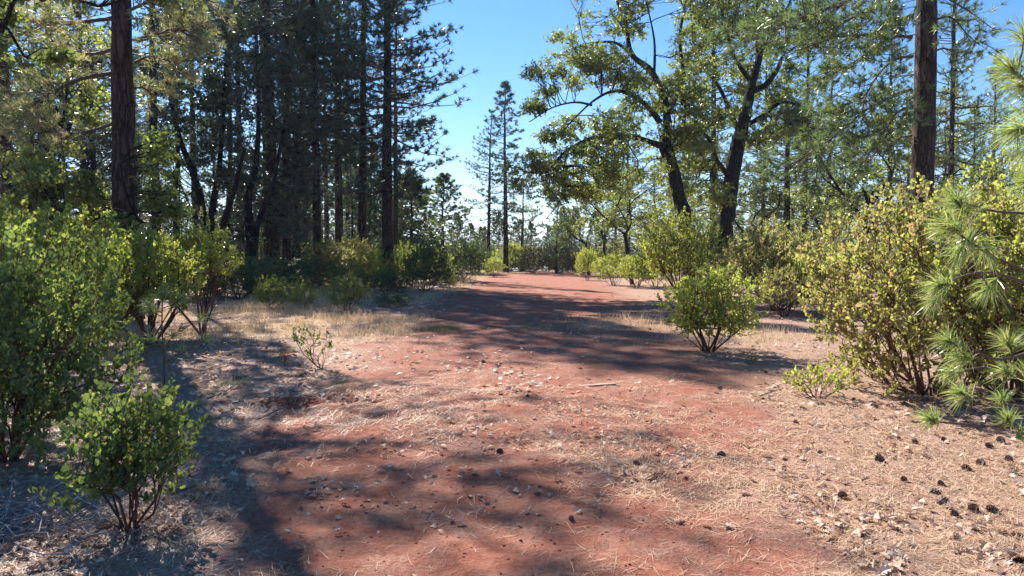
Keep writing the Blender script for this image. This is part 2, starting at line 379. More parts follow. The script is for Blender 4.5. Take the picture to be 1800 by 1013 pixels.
# far hills: wooded ridges across the valley
def hills():
    m, nt, N, L = mat_new('wooded_hill')
    geo = N.new('ShaderNodeNewGeometry'); n = N.new('ShaderNodeTexNoise'); n.inputs['Scale'].default_value = 0.01; n.inputs['Detail'].default_value = 8
    L.new(geo.outputs['Position'], n.inputs['Vector'])
    r = ramp(N, [(0.35, (0.03, 0.045, 0.03)), (0.7, (0.10, 0.10, 0.06))]); L.new(n.outputs['Fac'], r.inputs[0])
    b = N.new('ShaderNodeBsdfPrincipled'); b.inputs['Roughness'].default_value = 1.0; L.new(r.outputs[0], b.inputs['Base Color'])
    o = N.new('ShaderNodeOutputMaterial'); L.new(b.outputs[0], o.inputs[0])
    mb = MB()
    a = np.linspace(-60, 60, 160) * PI / 180
    k = np.linspace(0, 1, 14)
    A, K = np.meshgrid(a, k)
    rad = 2300 + 1500 * K
    top = 62 + 45 * fbm(A * 6, A * 0, 1.0, 5, 31)
    z = -90 + (top + 60) * np.sin(K * PI * 0.9) ** 0.8 + 12 * fbm(A * 40, K * 8, 1.0, 3, 33)
    v = np.stack([rad * np.sin(A), rad * np.cos(A), z], -1).reshape(-1, 3)
    ii = np.arange(v.shape[0]).reshape(A.shape)
    f = np.stack([ii[:-1, :-1], ii[:-1, 1:], ii[1:, 1:], ii[1:, :-1]], -1).reshape(-1, 4)
    mb.add(v, f)
    link('hills', mb.mesh('hills', m, True), None, 'structure')
hills()

# ------------------------------------------------------------------ growth: stems forking towards a set of tips
def grow(rng, P0, d0, tips, rt=0.004, expo=0.45, bend=0.5, kmax=4, r0=None, leafn=3, wob=0.08):
    """returns tube paths (T,4,3), radii (T,4), tip positions, tip directions"""
    paths = []; rads = []; tp = []; td = []
    st = [(np.asarray(P0, float), np.asarray(d0, float), np.asarray(tips, float), r0)]
    while st:
        P, d, T, rp = st.pop()
        n = len(T)
        if n <= leafn: groups = [T[i:i + 1] for i in range(n)]
        else:
            k = min(kmax, 2 + (rng.random() < 0.5)) if n > 8 else 2
            c = T[rng.choice(n, k, replace=False)]
            a = np.argmin(((T[:, None] - c[None]) ** 2).sum(-1), 1)
            groups = [T[a == j] for j in range(k) if (a == j).any()]
        for g in groups:
            m = g.mean(0)
            if len(g) == 1: J = m
            else:
                J = P + (m - P) * rng.uniform(0.30, 0.55)
                J = J + rng.normal(size=3) * np.linalg.norm(m - P) * wob
            l = np.linalg.norm(J - P)
            if l < 1e-4: continue
            t0 = d * l * bend; t1 = (J - P) * 0.9
            ts = np.array([0, .33, .67, 1.0])[:, None]
            pa = (2 * ts**3 - 3 * ts**2 + 1) * P + (ts**3 - 2 * ts**2 + ts) * t0 + (-2 * ts**3 + 3 * ts**2) * J + (ts**3 - ts**2) * t1
            ra = rt * len(g) ** expo; rb = rt * max(1, len(g) * 0.75) ** expo
            if rp is not None: ra = min(rp, ra * 1.15)
            if len(g) == 1: rb = rt * 0.5
            paths.append(pa); rads.append(np.linspace(ra, rb, 4))
            dd = pa[3] - pa[2]; dd = dd / (np.linalg.norm(dd) + 1e-9)
            if len(g) == 1: tp.append(J); td.append(dd)
            else: st.append((J, dd, g, rb))
    return np.array(paths), np.array(rads), np.array(tp), np.array(td)

def leaf_sprays(mb, rng, tp, td, n, length, size, tmpl, up=0.4, spread=0.7, tone=None, fl=0.25):
    """n leaves strung along the last `length` metres of every twig"""
    T = len(tp)
    i = np.repeat(np.arange(T), n)
    s = rng.random(T * n)
    pos = tp[i] - td[i] * (s * length)[:, None] * 1.0 + rng.normal(size=(T * n, 3)) * length * 0.10
    d = unit(td[i] * 0.5 + rdir(rng, T * n) * spread + np.array([0, 0, up]))
    nrm = rdir(rng, T * n)
    tn = (rng.random(T)[i] * 0.4 + rng.random(T * n) * 0.6) if tone is None else tone(rng, T, i)
    scatter(mb, tmpl[0], tmpl[1], pos, d, nrm, size * rng.uniform(0.45, 1.3, T * n), tn, rng.uniform(0.7, 1.15, T * n))

def bush_mesh(seed, w, h, leg, ntips, nleaf, leaf, mat, tmpl=ROUND, spray=0.12, stems=4, lump=0.35, flat=0.8, rt=0.0030, lean=(0, 0), hollow=0.5, sides=4, up=0.5):
    """manzanita: several crooked stems from the foot, crown a lumpy dome of sprays; returns two meshes"""
    rng = np.random.default_rng(seed)
    zz = rng.uniform(-flat, 1.0, ntips); aa = rng.uniform(0, 2 * PI, ntips); q = np.sqrt(np.clip(1 - zz ** 2, 0, 1))
    d = np.stack([q * np.cos(aa), q * np.sin(aa), zz], 1)
    az = np.arctan2(d[:, 1], d[:, 0])
    lm = 1 + lump * (fbm(az * 1.1 + seed, d[:, 2] * 1.8, 1.3, 3, seed) - 0.5) * 2 + lump * 0.5 * (fbm(az * 4 + 3 + seed, d[:, 2] * 5, 1.3, 2, seed + 9) - 0.5) * 2
    rad = (hollow + (1 - hollow) * rng.random(ntips) ** 0.6) * lm
    hz = (h - leg) / 2; cz = leg + hz
    T = d * rad[:, None] * np.array([w / 2, w / 2, hz]); T[:, 2] += cz
    T[:, 0] += lean[0] * T[:, 2]; T[:, 1] += lean[1] * T[:, 2]
    T[:, 2] = np.maximum(T[:, 2], leg * 0.6 + 0.03 + 0.1 * rng.random(ntips))
    ang = np.arctan2(T[:, 1], T[:, 0]) + rng.normal(size=ntips) * 0.3
    wood = MB(); P = []; Rd = []; TP = []; TD = []
    grp = ((ang + PI) / (2 * PI) * stems + rng.random()).astype(int) % stems
    for s in range(stems):
        t = T[grp == s]
        if len(t) == 0: continue
        a = (s + 0.5) / stems * 2 * PI - PI
        o = np.array([math.cos(a) * 0.03 * w, math.sin(a) * 0.03 * w, -0.03])
        d0 = np.array([math.cos(a) * 0.4, math.sin(a) * 0.4, 1.0])
        p, r, tp, td = grow(rng, o, d0, t, rt=rt, expo=0.42, leafn=3)
        P.append(p); Rd.append(r); TP.append(tp); TD.append(td)
    P = np.concatenate(P); Rd = np.concatenate(Rd); TP = np.concatenate(TP); TD = np.concatenate(TD)
    fine = Rd[:, -1] < rt * 0.6
    tubes(wood, P[~fine], Rd[~fine], sides, rng.random((~fine).sum()))
    tubes(wood, P[fine][:, [0, 2, 3]], Rd[fine][:, [0, 2, 3]], 3, rng.random(fine.sum()))
    # the tip of every twig turns up
    TD = unit(TD + np.array([0, 0, up]))
    fo = MB()
    leaf_sprays(fo, rng, TP + TD * spray * 0.5, TD, nleaf, spray, leaf, tmpl, up=0.45)
    return wood.mesh('branches', M['manz_wood'], True), fo.mesh('foliage', M[mat], False)

def bush_proto(name, *a, **k):
    wd, fo = bush_mesh(*a, **k)
    return (name, [('branchwork', wd, 'stuff'), ('foliage', fo, 'stuff')])

def haze():
    m, nt, N, L = mat_new('haze')
    v = N.new('ShaderNodeVolumePrincipled'); v.inputs['Color'].default_value = (0.80, 0.88, 1.0, 1); v.inputs['Density'].default_value = 0.00028; v.inputs['Anisotropy'].default_value = 0.3
    o = N.new('ShaderNodeOutputMaterial'); L.new(v.outputs[0], o.inputs['Volume'])
    mb = MB(); a, b, z0, z1 = -9600, 9600, -900, 150
    V = np.array([(x, y, z) for z in (z0, z1) for x, y in ((a, a), (b, a), (b, b), (a, b))])
    mb.add(V, [(0, 3, 2, 1), (4, 5, 6, 7), (0, 1, 5, 4), (1, 2, 6, 5), (2, 3, 7, 6), (3, 0, 4, 7)])
    link('haze', mb.mesh('haze', m), None, 'stuff')
haze()

def gz_at(x, y): return float(hgt(x, y))
def put(proto, px, py, rz=0, scale=1.0, label='', cat='bush', group=None):
    g = G(px, py); return place(proto, (g[0], g[1], gz_at(g[0], g[1]) - 0.01), rz, scale, label, cat, group)
def putD(proto, px, D, rz=0, scale=1.0, label='', cat='tree', group=None):
    X = (px - CX) / F * D; return place(proto, (X, D, gz_at(X, D) - 0.03), rz, scale, label, cat, group)

# ------------------------------------------------------------------ pines
def needles(mb, rng, tp, ax, n, length, width, spread=(15, 85), back=0.5, tone=None, bent=False, droop=0.0):
    """n needles round every tuft axis"""
    T = len(tp); i = np.repeat(np.arange(T), n)
    th = np.deg2rad(rng.uniform(*spread, T * n))
    a = ax[i]; q = rdir(rng, T * n); q = unit(q - (q * a).sum(1, keepdims=True) * a)
    d = unit(a * np.cos(th)[:, None] + q * np.sin(th)[:, None] + np.array([0, 0, -droop]))
    pos = tp[i] - a * (rng.random(T * n) * back * length)[:, None]
    side = unit(np.cross(d, rdir(rng, T * n)))
    L = length * rng.uniform(0.65, 1.1, T * n)[:, None]; w = width * 0.5
    tn = (rng.random(T)[i] * 0.55 + rng.random(T * n) * 0.45) if tone is None else tone(rng, T, i)
    if bent:
        mid = pos + d * L * 0.55 + side * 0; end = pos + d * L + np.array([0, 0, -1]) * L * 0.12
        V = np.stack([pos - side * w, pos + side * w, mid + side * w, mid - side * w, end], 1).reshape(-1, 3)
        b = np.arange(T * n)[:, None] * 5
        n0 = mb.n; mb.v.append(V); mb.t.append(np.repeat(tn, 5)); mb.n += len(V)
        mb.f[4].append(n0 + b + np.array([0, 1, 2, 3])); mb.f[3].append(n0 + b + np.array([3, 2, 4]))
    else:
        V = np.stack([pos - side * w, pos + side * w, pos + d * L], 1).reshape(-1, 3)
        mb.add(V, np.arange(T * n)[:, None] * 3 + np.array([0, 1, 2]), np.repeat(tn, 3))

def trunk_mesh(seed, H, r0, mat, n=40, sides=14, lean=(0, 0), wob=0.15, flare=0.35, rough=0.05, top=0.04):
    rng = np.random.default_rng(seed)
    t = np.linspace(0, 1, n) ** 1.2
    x = np.cumsum(rng.normal(size=n)) ; y = np.cumsum(rng.normal(size=n))
    x = (x - x[0]) * wob / n ** 0.5 * t; y = (y - y[0]) * wob / n ** 0.5 * t
    P = np.stack([x + lean[0] * t * H, y + lean[1] * t * H, t * H - 0.05], 1)
    r = r0 * ((1 - t) ** 0.75 * (1 - top) + top) * (1 + flare * np.exp(-t * H / 0.35))
    mb = MB(); tubes(mb, P[None], r[None], sides)
    v = mb.v[0].reshape(n, sides, 3)
    off = 1 + rough * (rng.random((n, sides)) - 0.5) * 2
    c = P[:, None]; mb.v[0] = (c + (v - c) * off[..., None]).reshape(-1, 3)
    return mb.mesh('trunk', M[mat], True), P, r

def pine_proto(seed, H, r0, crown, Lmax, per=5, dz=0.5, tuft=16, nlen=0.20, nw=0.010, mat='needle', dead=14, tw=6, lean=(0, 0), low=0.45, shape=1.0, name='pine_tree', droop=0.0, gaps=0.15, bark='pine_bark'):
    """straight trunk, whorls of upturned branches, needle tufts along the twigs"""
    rng = np.random.default_rng(seed)
    tm, P, r = trunk_mesh(seed, H, r0, bark, lean=lean)
    def axis(z):
        return np.stack([np.interp(z, P[:, 2], P[:, 0]), np.interp(z, P[:, 2], P[:, 1]), z], -1)
    zs = np.arange(crown, H - 0.15, dz)
    z = np.repeat(zs, per) + rng.uniform(-0.4, 0.4, len(zs) * per) * dz
    keep = rng.random(len(z)) > gaps; z = np.minimum(z[keep], H - 0.1)
    B = len(z)
    t = (z - crown) / (H - crown)
    prof = np.where(t < 0.25, low + (1 - low) * np.clip(t, 0, 1) / 0.25, np.clip(1 - (t - 0.25) / 0.75, 0.0, 1) ** shape)
    L = Lmax * np.clip(prof, 0.06, 1) * rng.uniform(0.6, 1.15, B)
    az = rng.uniform(0, 2 * PI, B)
    elev = R(-12) + R(60) * np.clip(t, 0, 1) ** 1.3 + rng.normal(size=B) * R(8) - droop
    hd = np.stack([np.cos(az), np.sin(az), np.zeros(B)], 1); up = np.array([0, 0, 1.0])
    o = axis(z)
    s = np.array([0, .3, .6, .85, 1.0])
    sag = L * 0.14
    path = o[:, None] + (hd[:, None] * np.cos(elev)[:, None, None] + up * np.sin(elev)[:, None, None]) * (L[:, None] * s)[..., None] + up * (sag[:, None] * (s ** 3 * 1.6 - s * 0.6))[..., None]
    path[:, 1:, :] += rng.normal(size=(B, 4, 3)) * (L * 0.03)[:, None, None]
    br = (0.010 + 0.010 * L)[:, None] * np.array([1, .75, .5, .3, .15])
    wd = MB(); tubes(wd, path, br, 4, rng.random(B))
    # twigs
    def on(path, u):
        k = np.searchsorted(s, u, side='right') - 1; k = np.clip(k, 0, 3)
        f = (u - s[k]) / (s[k + 1] - s[k]); ii = np.arange(len(path))
        return path[ii, k] * (1 - f)[:, None] + path[ii, k + 1] * f[:, None], unit(path[ii, k + 1] - path[ii, k])
    TP = []; TA = []
    tips = path[:, -1]; tdir = unit(path[:, -1] - path[:, -2]); TP.append(tips); TA.append(unit(tdir + up * 0.4))
    for j in range(tw):
        u = rng.uniform(0.28, 0.98, B)
        p, dd = on(path, u)
        sg = rng.choice([-1, 1], B)
        sd_ = unit(np.cross(dd, up)) * sg[:, None]
        tl = L * rng.uniform(0.12, 0.34, B) * (1.25 - u) + 0.10
        di = unit(dd * 0.8 + sd_ * rng.uniform(0.4, 1.0, B)[:, None] + up * rng.uniform(-0.15, 0.5, B)[:, None])
        e = p + di * tl[:, None] + up * (tl * 0.15)[:, None]
        tubes(wd, np.stack([p, p + di * tl[:, None] * 0.5, e], 1), np.stack([0.008 + 0 * tl, 0.006 + 0 * tl, 0.004 + 0 * tl], 1), 3, rng.random(B))
        TP.append(e); TA.append(unit(di + up * 0.5))
        long_ = tl > 0.45
        TP.append((p + di * tl[:, None] * 0.62)[long_]); TA.append(unit(di + up * 0.7)[long_])
    # bare dead snags under the crown
    if dead:
        zd = rng.uniform(min(1.8, crown * 0.4), crown + 1.5, dead); ad = rng.uniform(0, 2 * PI, dead)
        od = axis(zd); h2 = np.stack([np.cos(ad), np.sin(ad), rng.uniform(-0.35, 0.15, dead)], 1); ld = rng.uniform(0.3, 1.5, dead)
        pd = od[:, None] + h2[:, None] * (ld[:, None] * np.array([0, .35, .7, 1.0]))[..., None] + rng.normal(size=(dead, 4, 3)) * 0.04
        tubes(wd, pd, np.tile([0.014, .010, .006, .002], (dead, 1)), 4, 0.7)
    TP = np.concatenate(TP); TA = np.concatenate(TA)
    fo = MB(); needles(fo, rng, TP, TA, tuft, nlen, nw)
    return (name, [('trunk', tm, None), ('branchwork', wd.mesh('branches', M['twig_grey'], True), 'stuff'), ('needle_crown', fo.mesh('needles', M[mat]), 'stuff')])

# ------------------------------------------------------------------ broadleaf trees from drawn limbs
def smooth_path(pts, n=5):
    pts = np.asarray(pts, float)
    t = np.linspace(0, len(pts) - 1, (len(pts) - 1) * n + 1)
    out = []
    for u in t:
        i = min(int(u), len(pts) - 2); f = u - i
        p0 = pts[max(i - 1, 0)]; p1 = pts[i]; p2 = pts[i + 1]; p3 = pts[min(i + 2, len(pts) - 1)]
        out.append(0.5 * ((2 * p1) + (-p0 + p2) * f + (2 * p0 - 5 * p1 + 4 * p2 - p3) * f * f + (-p0 + 3 * p1 - 3 * p2 + p3) * f ** 3))
    return np.array(out)

def limb_mesh(name, path, r0, r1, mat, sides=10, flare=0.0, seed=0):
    rng = np.random.default_rng(seed + 77)
    n = len(path); t = np.linspace(0, 1, n)
    r = r0 + (r1 - r0) * t ** 0.8; r = r * (1 + flare * np.exp(-t * 9)) * (1 + 0.05 * rng.normal(size=n))
    mb = MB(); tubes(mb, path[None], r[None], sides)
    return mb.mesh(name, M[mat], True)

def oak(name, root, limbs, clumps, leafmat, seed, leaf=0.10, nleaf=12, tipn=22, label='', cat='tree', group=None, bark='oak_bark', tmpl=DIAM, spray=0.3, up=0.0, fork_r=0.006, kinds=('trunk', 'limb')):
    """limbs: list of (polyline world pts, r0, r1); the first is the trunk. clumps: (centre, rx, ry, rz)"""
    rng = np.random.default_rng(seed)
    root = np.asarray(root, float)
    t = empty(name, root, 0, label, cat, group)
    nodes = []; ndir = []
    for k, (pl, r0, r1) in enumerate(limbs):
        p = smooth_path(pl)
        link('trunk' if k == 0 else 'limb', limb_mesh('limb', p - root, r0, r1, bark, 12 if k == 0 else 8, 0.35 if k == 0 else 0.1, seed + k), t)
        s0 = 0.55 if k == 0 else 0.25
        q = p[int(len(p) * s0):]; nodes.append(q[:-1]); ndir.append(unit(np.diff(q, axis=0)))
        nodes.append(p[-1:]); ndir.append(unit(p[-1:] - p[-2:-1]))
    nodes = np.concatenate(nodes); ndir = np.concatenate(ndir)
    tips = []; own = []
    for ci, (c, rx, ry, rz) in enumerate(clumps):
        n = max(3, int(tipn * rng.uniform(0.6, 1.3)))
        d = rdir(rng, n) * (rng.random(n) ** 0.4)[:, None]
        tips.append(np.asarray(c) + d * np.array([rx, ry, rz]))
    # each clump hangs off its nearest node, nodes inward of the clump preferred
    wd = MB(); TP = []; TD = []; P = []; Rd = []
    bynode = {}
    for T in tips:
        m = T.mean(0); dd = np.linalg.norm(nodes - m, axis=1); bynode.setdefault(int(np.argmin(dd)), []).append(T)
    for k, Ts in bynode.items():
        T = np.concatenate(Ts)
        p, r, tp, td = grow(rng, nodes[k], ndir[k], T, rt=fork_r, expo=0.40, bend=0.4, leafn=4, wob=0.10)
        P.append(p); Rd.append(r); TP.append(tp); TD.append(td)
    P = np.concatenate(P); Rd = np.concatenate(Rd); TP = np.concatenate(TP); TD = np.concatenate(TD)
    fine = Rd[:, -1] < fork_r * 0.6
    tubes(wd, (P - root)[~fine], Rd[~fine], 4, rng.random((~fine).sum()) * 0.5)
    tubes(wd, (P - root)[fine][:, [0, 3]], Rd[fine][:, [0, 3]], 3, rng.random(fine.sum()) * 0.5)
    fo = MB(); leaf_sprays(fo, rng, TP - root + TD * spray * 0.3, TD, nleaf, spray, leaf, tmpl, up=up, spread=1.0)
    link('branchwork', wd.mesh('branches', M[bark], True), t, 'stuff')
    link('leaf_crown', fo.mesh('leaves', M[leafmat]), t, 'stuff')
    return t

def clumps_px(rng, boxes):
    """boxes: (x0,y0,x1,y1, D, depth_spread, n, size) in the photograph's frame, placed at their real depth"""
    out = []
    for (x0, y0, x1, y1, D, ds, n, sz) in boxes:
        for i in range(n):
            d = D + rng.uniform(-ds, ds)
            c = W(rng.uniform(x0, x1), rng.uniform(y0, y1), d)
            s = sz * rng.uniform(0.65, 1.3)
            if c[2] > 0.5: out.append((c, s * 1.15, s * 1.15, s * 0.6))
    return out

# ================================================================== the left big pine and the right big pine
def big_pine(px, D, r0, H, seed, limbs, label, crown_proto_kw, tuftmat, group=None):
    X = (px - CX) / F * D
    root = np.array([X, D, gz_at(X, D) - 0.03])
    proto = pine_proto(seed, H, r0, **crown_proto_kw)
    t = place(proto, root, 0, 1.0, label, 'tree', group)
    rng = np.random.default_rng(seed + 5)
    wd = MB(); fo = MB()
    for k, (pl, r1, ntw, tl) in enumerate(limbs):
        p = smooth_path(pl)
        link('limb', limb_mesh('limb', p - root, r1, r1 * 0.25, 'twig_grey', 7, 0.15, seed + k), t)
        n = len(p)
        i = (rng.uniform(0.18, 1.0, ntw) * (n - 2)).astype(int)
        dd = unit(p[i + 1] - p[i]); up = np.array([0, 0, 1.0])
        sg = rng.choice([-1, 1], ntw)[:, None]
        di = unit(dd * 0.7 + unit(np.cross(dd, up)) * sg * rng.uniform(0.2, 1.0, ntw)[:, None] + up * rng.uniform(-0.6, 0.5, ntw)[:, None])
        l = tl * rng.uniform(0.35, 1.2, ntw)
        e = p[i] + di * l[:, None] + up * (l * 0.12)[:, None] + rng.normal(size=(ntw, 3)) * 0.08
        mid = p[i] + di * l[:, None] * 0.5 - up * (l * 0.06)[:, None] + rng.normal(size=(ntw, 3)) * 0.05
        tubes(wd, np.stack([p[i], mid, e], 1) - root, np.tile([0.014, 0.009, 0.005], (ntw, 1)), 4, rng.random(ntw))
        # second order
        m = 4; j = np.repeat(np.arange(ntw), m)
        f = rng.uniform(0.3, 1.0, ntw * m)[:, None]
        b = mid[j] * (1 - f) + e[j] * f
        d2 = unit(di[j] + rdir(rng, ntw * m) * 0.8 + up * 0.25)
        e2 = b + d2 * (0.18 + 0.3 * rng.random(ntw * m))[:, None]
        tubes(wd, np.stack([b, e2], 1) - root, np.tile([0.006, 0.004], (ntw * m, 1)), 3, rng.random(ntw * m))
        A = np.concatenate([e, e2]); AX = unit(np.concatenate([di, d2]) + up * 0.3)
        needles(fo, rng, A - root, AX, 22, 0.20, 0.0160, (10, 80))
    link('branchwork', wd.mesh('branches', M['twig_grey'], True), t, 'stuff')
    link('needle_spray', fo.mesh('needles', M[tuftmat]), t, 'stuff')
    return t

DL = 18.0
def Lm(pts, r, n, tl): return ([W(x, y, d) for x, y, d in pts], r, n, tl)
big_pine(222, DL, 0.31, 20, 11, [
    Lm([(205, 32, 18), (120, 40, 17.5), (60, 35, 17), (-60, 10, 16)], 0.055, 44, 1.0),
    Lm([(205, 85, 18), (150, 95, 18.5), (70, 70, 19), (-20, 30, 19)], 0.05, 40, 1.0),
    Lm([(205, 128, 18), (140, 140, 17.6), (80, 170, 17), (20, 215, 16.5), (-30, 240, 16)], 0.055, 46, 1.0),
    Lm([(205, 215, 18), (160, 230, 18.2), (110, 235, 18.6), (30, 215, 19), (-30, 225, 19)], 0.045, 30, 0.9),
    Lm([(238, 70, 18), (275, 60, 17.5), (310, 55, 17.2), (345, 50, 17)], 0.04, 26, 0.8),
    Lm([(238, 110, 18), (260, 100, 18.2), (290, 105, 18.4), (310, 112, 18.5)], 0.035, 18, 0.6),
    Lm([(238, 155, 18), (252, 155, 18.2), (270, 168, 18.4)], 0.03, 9, 0.4),
    Lm([(225, 20, 17.7), (300, -10, 16.5), (380, 5, 15.5)], 0.04, 22, 0.9),
], 'tall pine with thick furrowed trunk on the left side of the clearing', dict(crown=9.3, Lmax=4.1, per=9, dz=0.42, tuft=24, nlen=0.22, nw=0.016, mat='needle', dead=10, low=0.7), 'needle_sunlit')

big_pine(1617, 18.0, 0.285, 26, 12, [
    Lm([(1603, 28, 18), (1570, 40, 17.6), (1530, 60, 17), (1470, 66, 16.4), (1400, 90, 16)], 0.05, 46, 0.9),
    Lm([(1603, 65, 18), (1560, 68, 18), (1500, 110, 18), (1440, 140, 18)], 0.045, 34, 0.8),
    Lm([(1603, 100, 18), (1575, 104, 17.7), (1545, 130, 17.4), (1520, 175, 17), (1515, 215, 16.8)], 0.04, 24, 0.7),
    Lm([(1603, 157, 18), (1570, 170, 18), (1520, 195, 17.7), (1480, 230, 17.4), (1430, 265, 17), (1390, 290, 16.6)], 0.045, 40, 0.75),
    Lm([(1603, 187, 18), (1575, 200, 17.5), (1545, 245, 17), (1500, 290, 16.6)], 0.04, 26, 0.7),
    Lm([(1603, 238, 18), (1575, 245, 18.3), (1530, 275, 18.6), (1500, 285, 19)], 0.028, 12, 0.6),
    Lm([(1633, 40, 18), (1670, 30, 17.5), (1700, 60, 17), (1722, 80, 16.8)], 0.03, 7, 0.5),
    Lm([(1633, 96, 18), (1660, 85, 18), (1690, 100, 17.5), (1712, 70, 17)], 0.03, 6, 0.5),
    Lm([(1600, -60, 17), (1540, -30, 16), (1470, 10, 15), (1380, 40, 14.3), (1310, 75, 13.8)], 0.055, 52, 0.9),
    Lm([(1600, -40, 18), (1550, 0, 17.4), (1480, 40, 16.8), (1420, 55, 16.4), (1350, 30, 16)], 0.05, 40, 0.9),
], 'tall pine with dark scaly trunk behind the large manzanita on the right', dict(crown=8.5, Lmax=4.4, per=6, dz=0.5, tuft=18, nlen=0.22, nw=0.016, dead=40, low=0.7), 'needle')

# ================================================================== tall pines of the left stand
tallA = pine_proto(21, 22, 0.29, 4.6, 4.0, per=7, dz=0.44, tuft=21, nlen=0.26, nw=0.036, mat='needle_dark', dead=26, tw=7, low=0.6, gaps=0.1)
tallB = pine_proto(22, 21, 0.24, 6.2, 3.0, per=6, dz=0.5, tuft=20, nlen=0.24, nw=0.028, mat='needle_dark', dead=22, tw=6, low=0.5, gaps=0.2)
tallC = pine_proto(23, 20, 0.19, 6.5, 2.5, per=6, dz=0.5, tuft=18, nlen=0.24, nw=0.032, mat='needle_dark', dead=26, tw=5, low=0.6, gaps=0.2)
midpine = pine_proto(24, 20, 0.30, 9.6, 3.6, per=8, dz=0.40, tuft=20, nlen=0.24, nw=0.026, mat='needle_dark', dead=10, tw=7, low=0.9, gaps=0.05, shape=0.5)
putD(tallA, 682, 36, 0.3, 1.0, 'tallest dark pine at the right edge of the left stand, twin sky-edge crown')
putD(tallB, 637, 39, 1.9, 1.05, 'dark pine leaning slightly left of the edge pine').rotation_euler = (0, R(1.6), 1.0)
putD(tallB, 596, 42, 3.9, (1.05, 1.05, 1.1), 'straight pine trunk third from the edge of the left stand')
putD(tallA, 558, 38, 4.4, (0.82, 0.82, 1.0), 'purplish pine trunk with its foot in low shrubs by a grassy strip')
putD(tallC, 575, 52, 0.2, 1.0, 'thin pine trunk between two thicker trunks')
putD(tallC, 696, 49, 2.2, 1.0, 'thin pine close behind the tallest edge pine')
putD(midpine, 478, 36, 5.2, (1.3, 1.3, 1.28), 'massive pine trunk rising out of the dark live oaks')
putD(tallC, 540, 58, 1.2, 1.1, 'slender distant pine seen between trunks, leftmost of the gap')
putD(tallC, 612, 62, 2.9, 1.05, 'slender distant pine in the gap right of the straight trunk')
putD(tallC, 276, 30, 4.2, 1.0, 'thin dark pine just right of the furrowed left pine')
putD(tallB, 18, 27, 0.8, 1.0, 'dark pine trunk at the left border of the view')
putD(tallC, 95, 34, 2.5, 1.1, 'thin pine between the border trunk and the furrowed pine')
putD(tallC, 150, 42, 3.3, 1.1, 'distant dark pine behind the left thicket')
putD(tallC, 345, 47, 5.3, 1.2, 'tall pine hidden behind the dark live oaks')
putD(tallB, 425, 50, 0.5, 1.1, 'distant tall pine over the dark live oaks')

putD(midpine, 505, 38, 2.2, (0.8, 0.8, 1.2), 'tall pine half hidden between the live oaks and the purplish trunk')
# small and middle distance conifers in the gap
firA = pine_proto(31, 7.6, 0.10, 0.6, 2.3, per=8, dz=0.24, tuft=18, nlen=0.21, nw=0.048, mat='needle', dead=0, tw=5, low=0.9, gaps=0.1, shape=0.9, name='young_pine')
firB = pine_proto(32, 8.2, 0.11, 0.8, 2.4, per=8, dz=0.28, tuft=18, nlen=0.21, nw=0.050, mat='needle', dead=0, tw=5, low=0.9, gaps=0.2, shape=0.8, name='young_pine')
farA = pine_proto(33, 16.5, 0.17, 4.0, 1.9, per=5, dz=0.42, tuft=20, nlen=0.24, nw=0.036, mat='needle_dark', dead=30, tw=5, low=0.5, gaps=0.2, shape=0.6, name='pine_tree')
farB = pine_proto(34, 15.0, 0.17, 2.6, 2.7, per=5, dz=0.42, tuft=12, nlen=0.2, nw=0.032, mat='needle_dark', dead=26, tw=5, low=0.8, gaps=0.3, shape=0.5, name='pine_tree')
putD(firB, 779, 60, 0.2, (1.35, 1.35, 0.98), 'young conical pine standing alone against the sky in the gap', 'tree')
putD(firA, 722, 52, 1.2, (1.35, 1.35, 0.98), 'bushy young pine at the right foot of the tall stand', 'tree')
putD(firA, 705, 66, 2.9, (1.5, 1.5, 1.1), 'pale young pine half behind the bushier one', 'tree')
putD(firB, 620, 58, 4.3, (1.0, 1.0, 1.2), 'young pine filling the gap left of the leaning trunk', 'tree')
putD(firA, 660, 60, 5.2, (1.1, 1.1, 1.35), 'young pine between the leaning trunk and the tallest pine', 'tree')
putD(firB, 530, 60, 0.9, 1.3, 'pale young pine behind the purplish trunk', 'tree')
putD(farA, 889, 62, 0.5, (1.35, 1.35, 0.955), 'slim tall pine with dark top in the middle of the gap', 'tree')
putD(farB, 858, 62, 2.5, (1.05, 1.05, 0.88), 'half bare pine leaning beside the slim tall pine').rotation_euler = (0, R(-1.5), 2.5)
sap = pine_proto(35, 7.0, 0.09, 1.6, 1.7, per=4, dz=0.4, tuft=16, nlen=0.2, nw=0.034, mat='needle', dead=6, tw=5, low=0.9, gaps=0.3, shape=0.6, name='young_pine')
putD(sap, 917, 66, 1.5, (1.5, 1.5, 1.27), 'thin young pine right of the slim tall pine by the path end', 'tree')
putD(sap, 978, 58, 2.5, (1, 1, 0.8), 'thin sapling pine above the dark shrubs at the path end', 'tree')
putD(firA, 852, 72, 0.5, 0.55, 'low pale conifer at the foot of the half bare pine', 'tree')
putD(firA, 1048, 66, 3.5, 0.75, 'low green conifer behind the right side path shrubs', 'tree')
putD(firB, 1000, 72, 1.5, 0.6, 'low conifer at the far end of the path', 'tree')

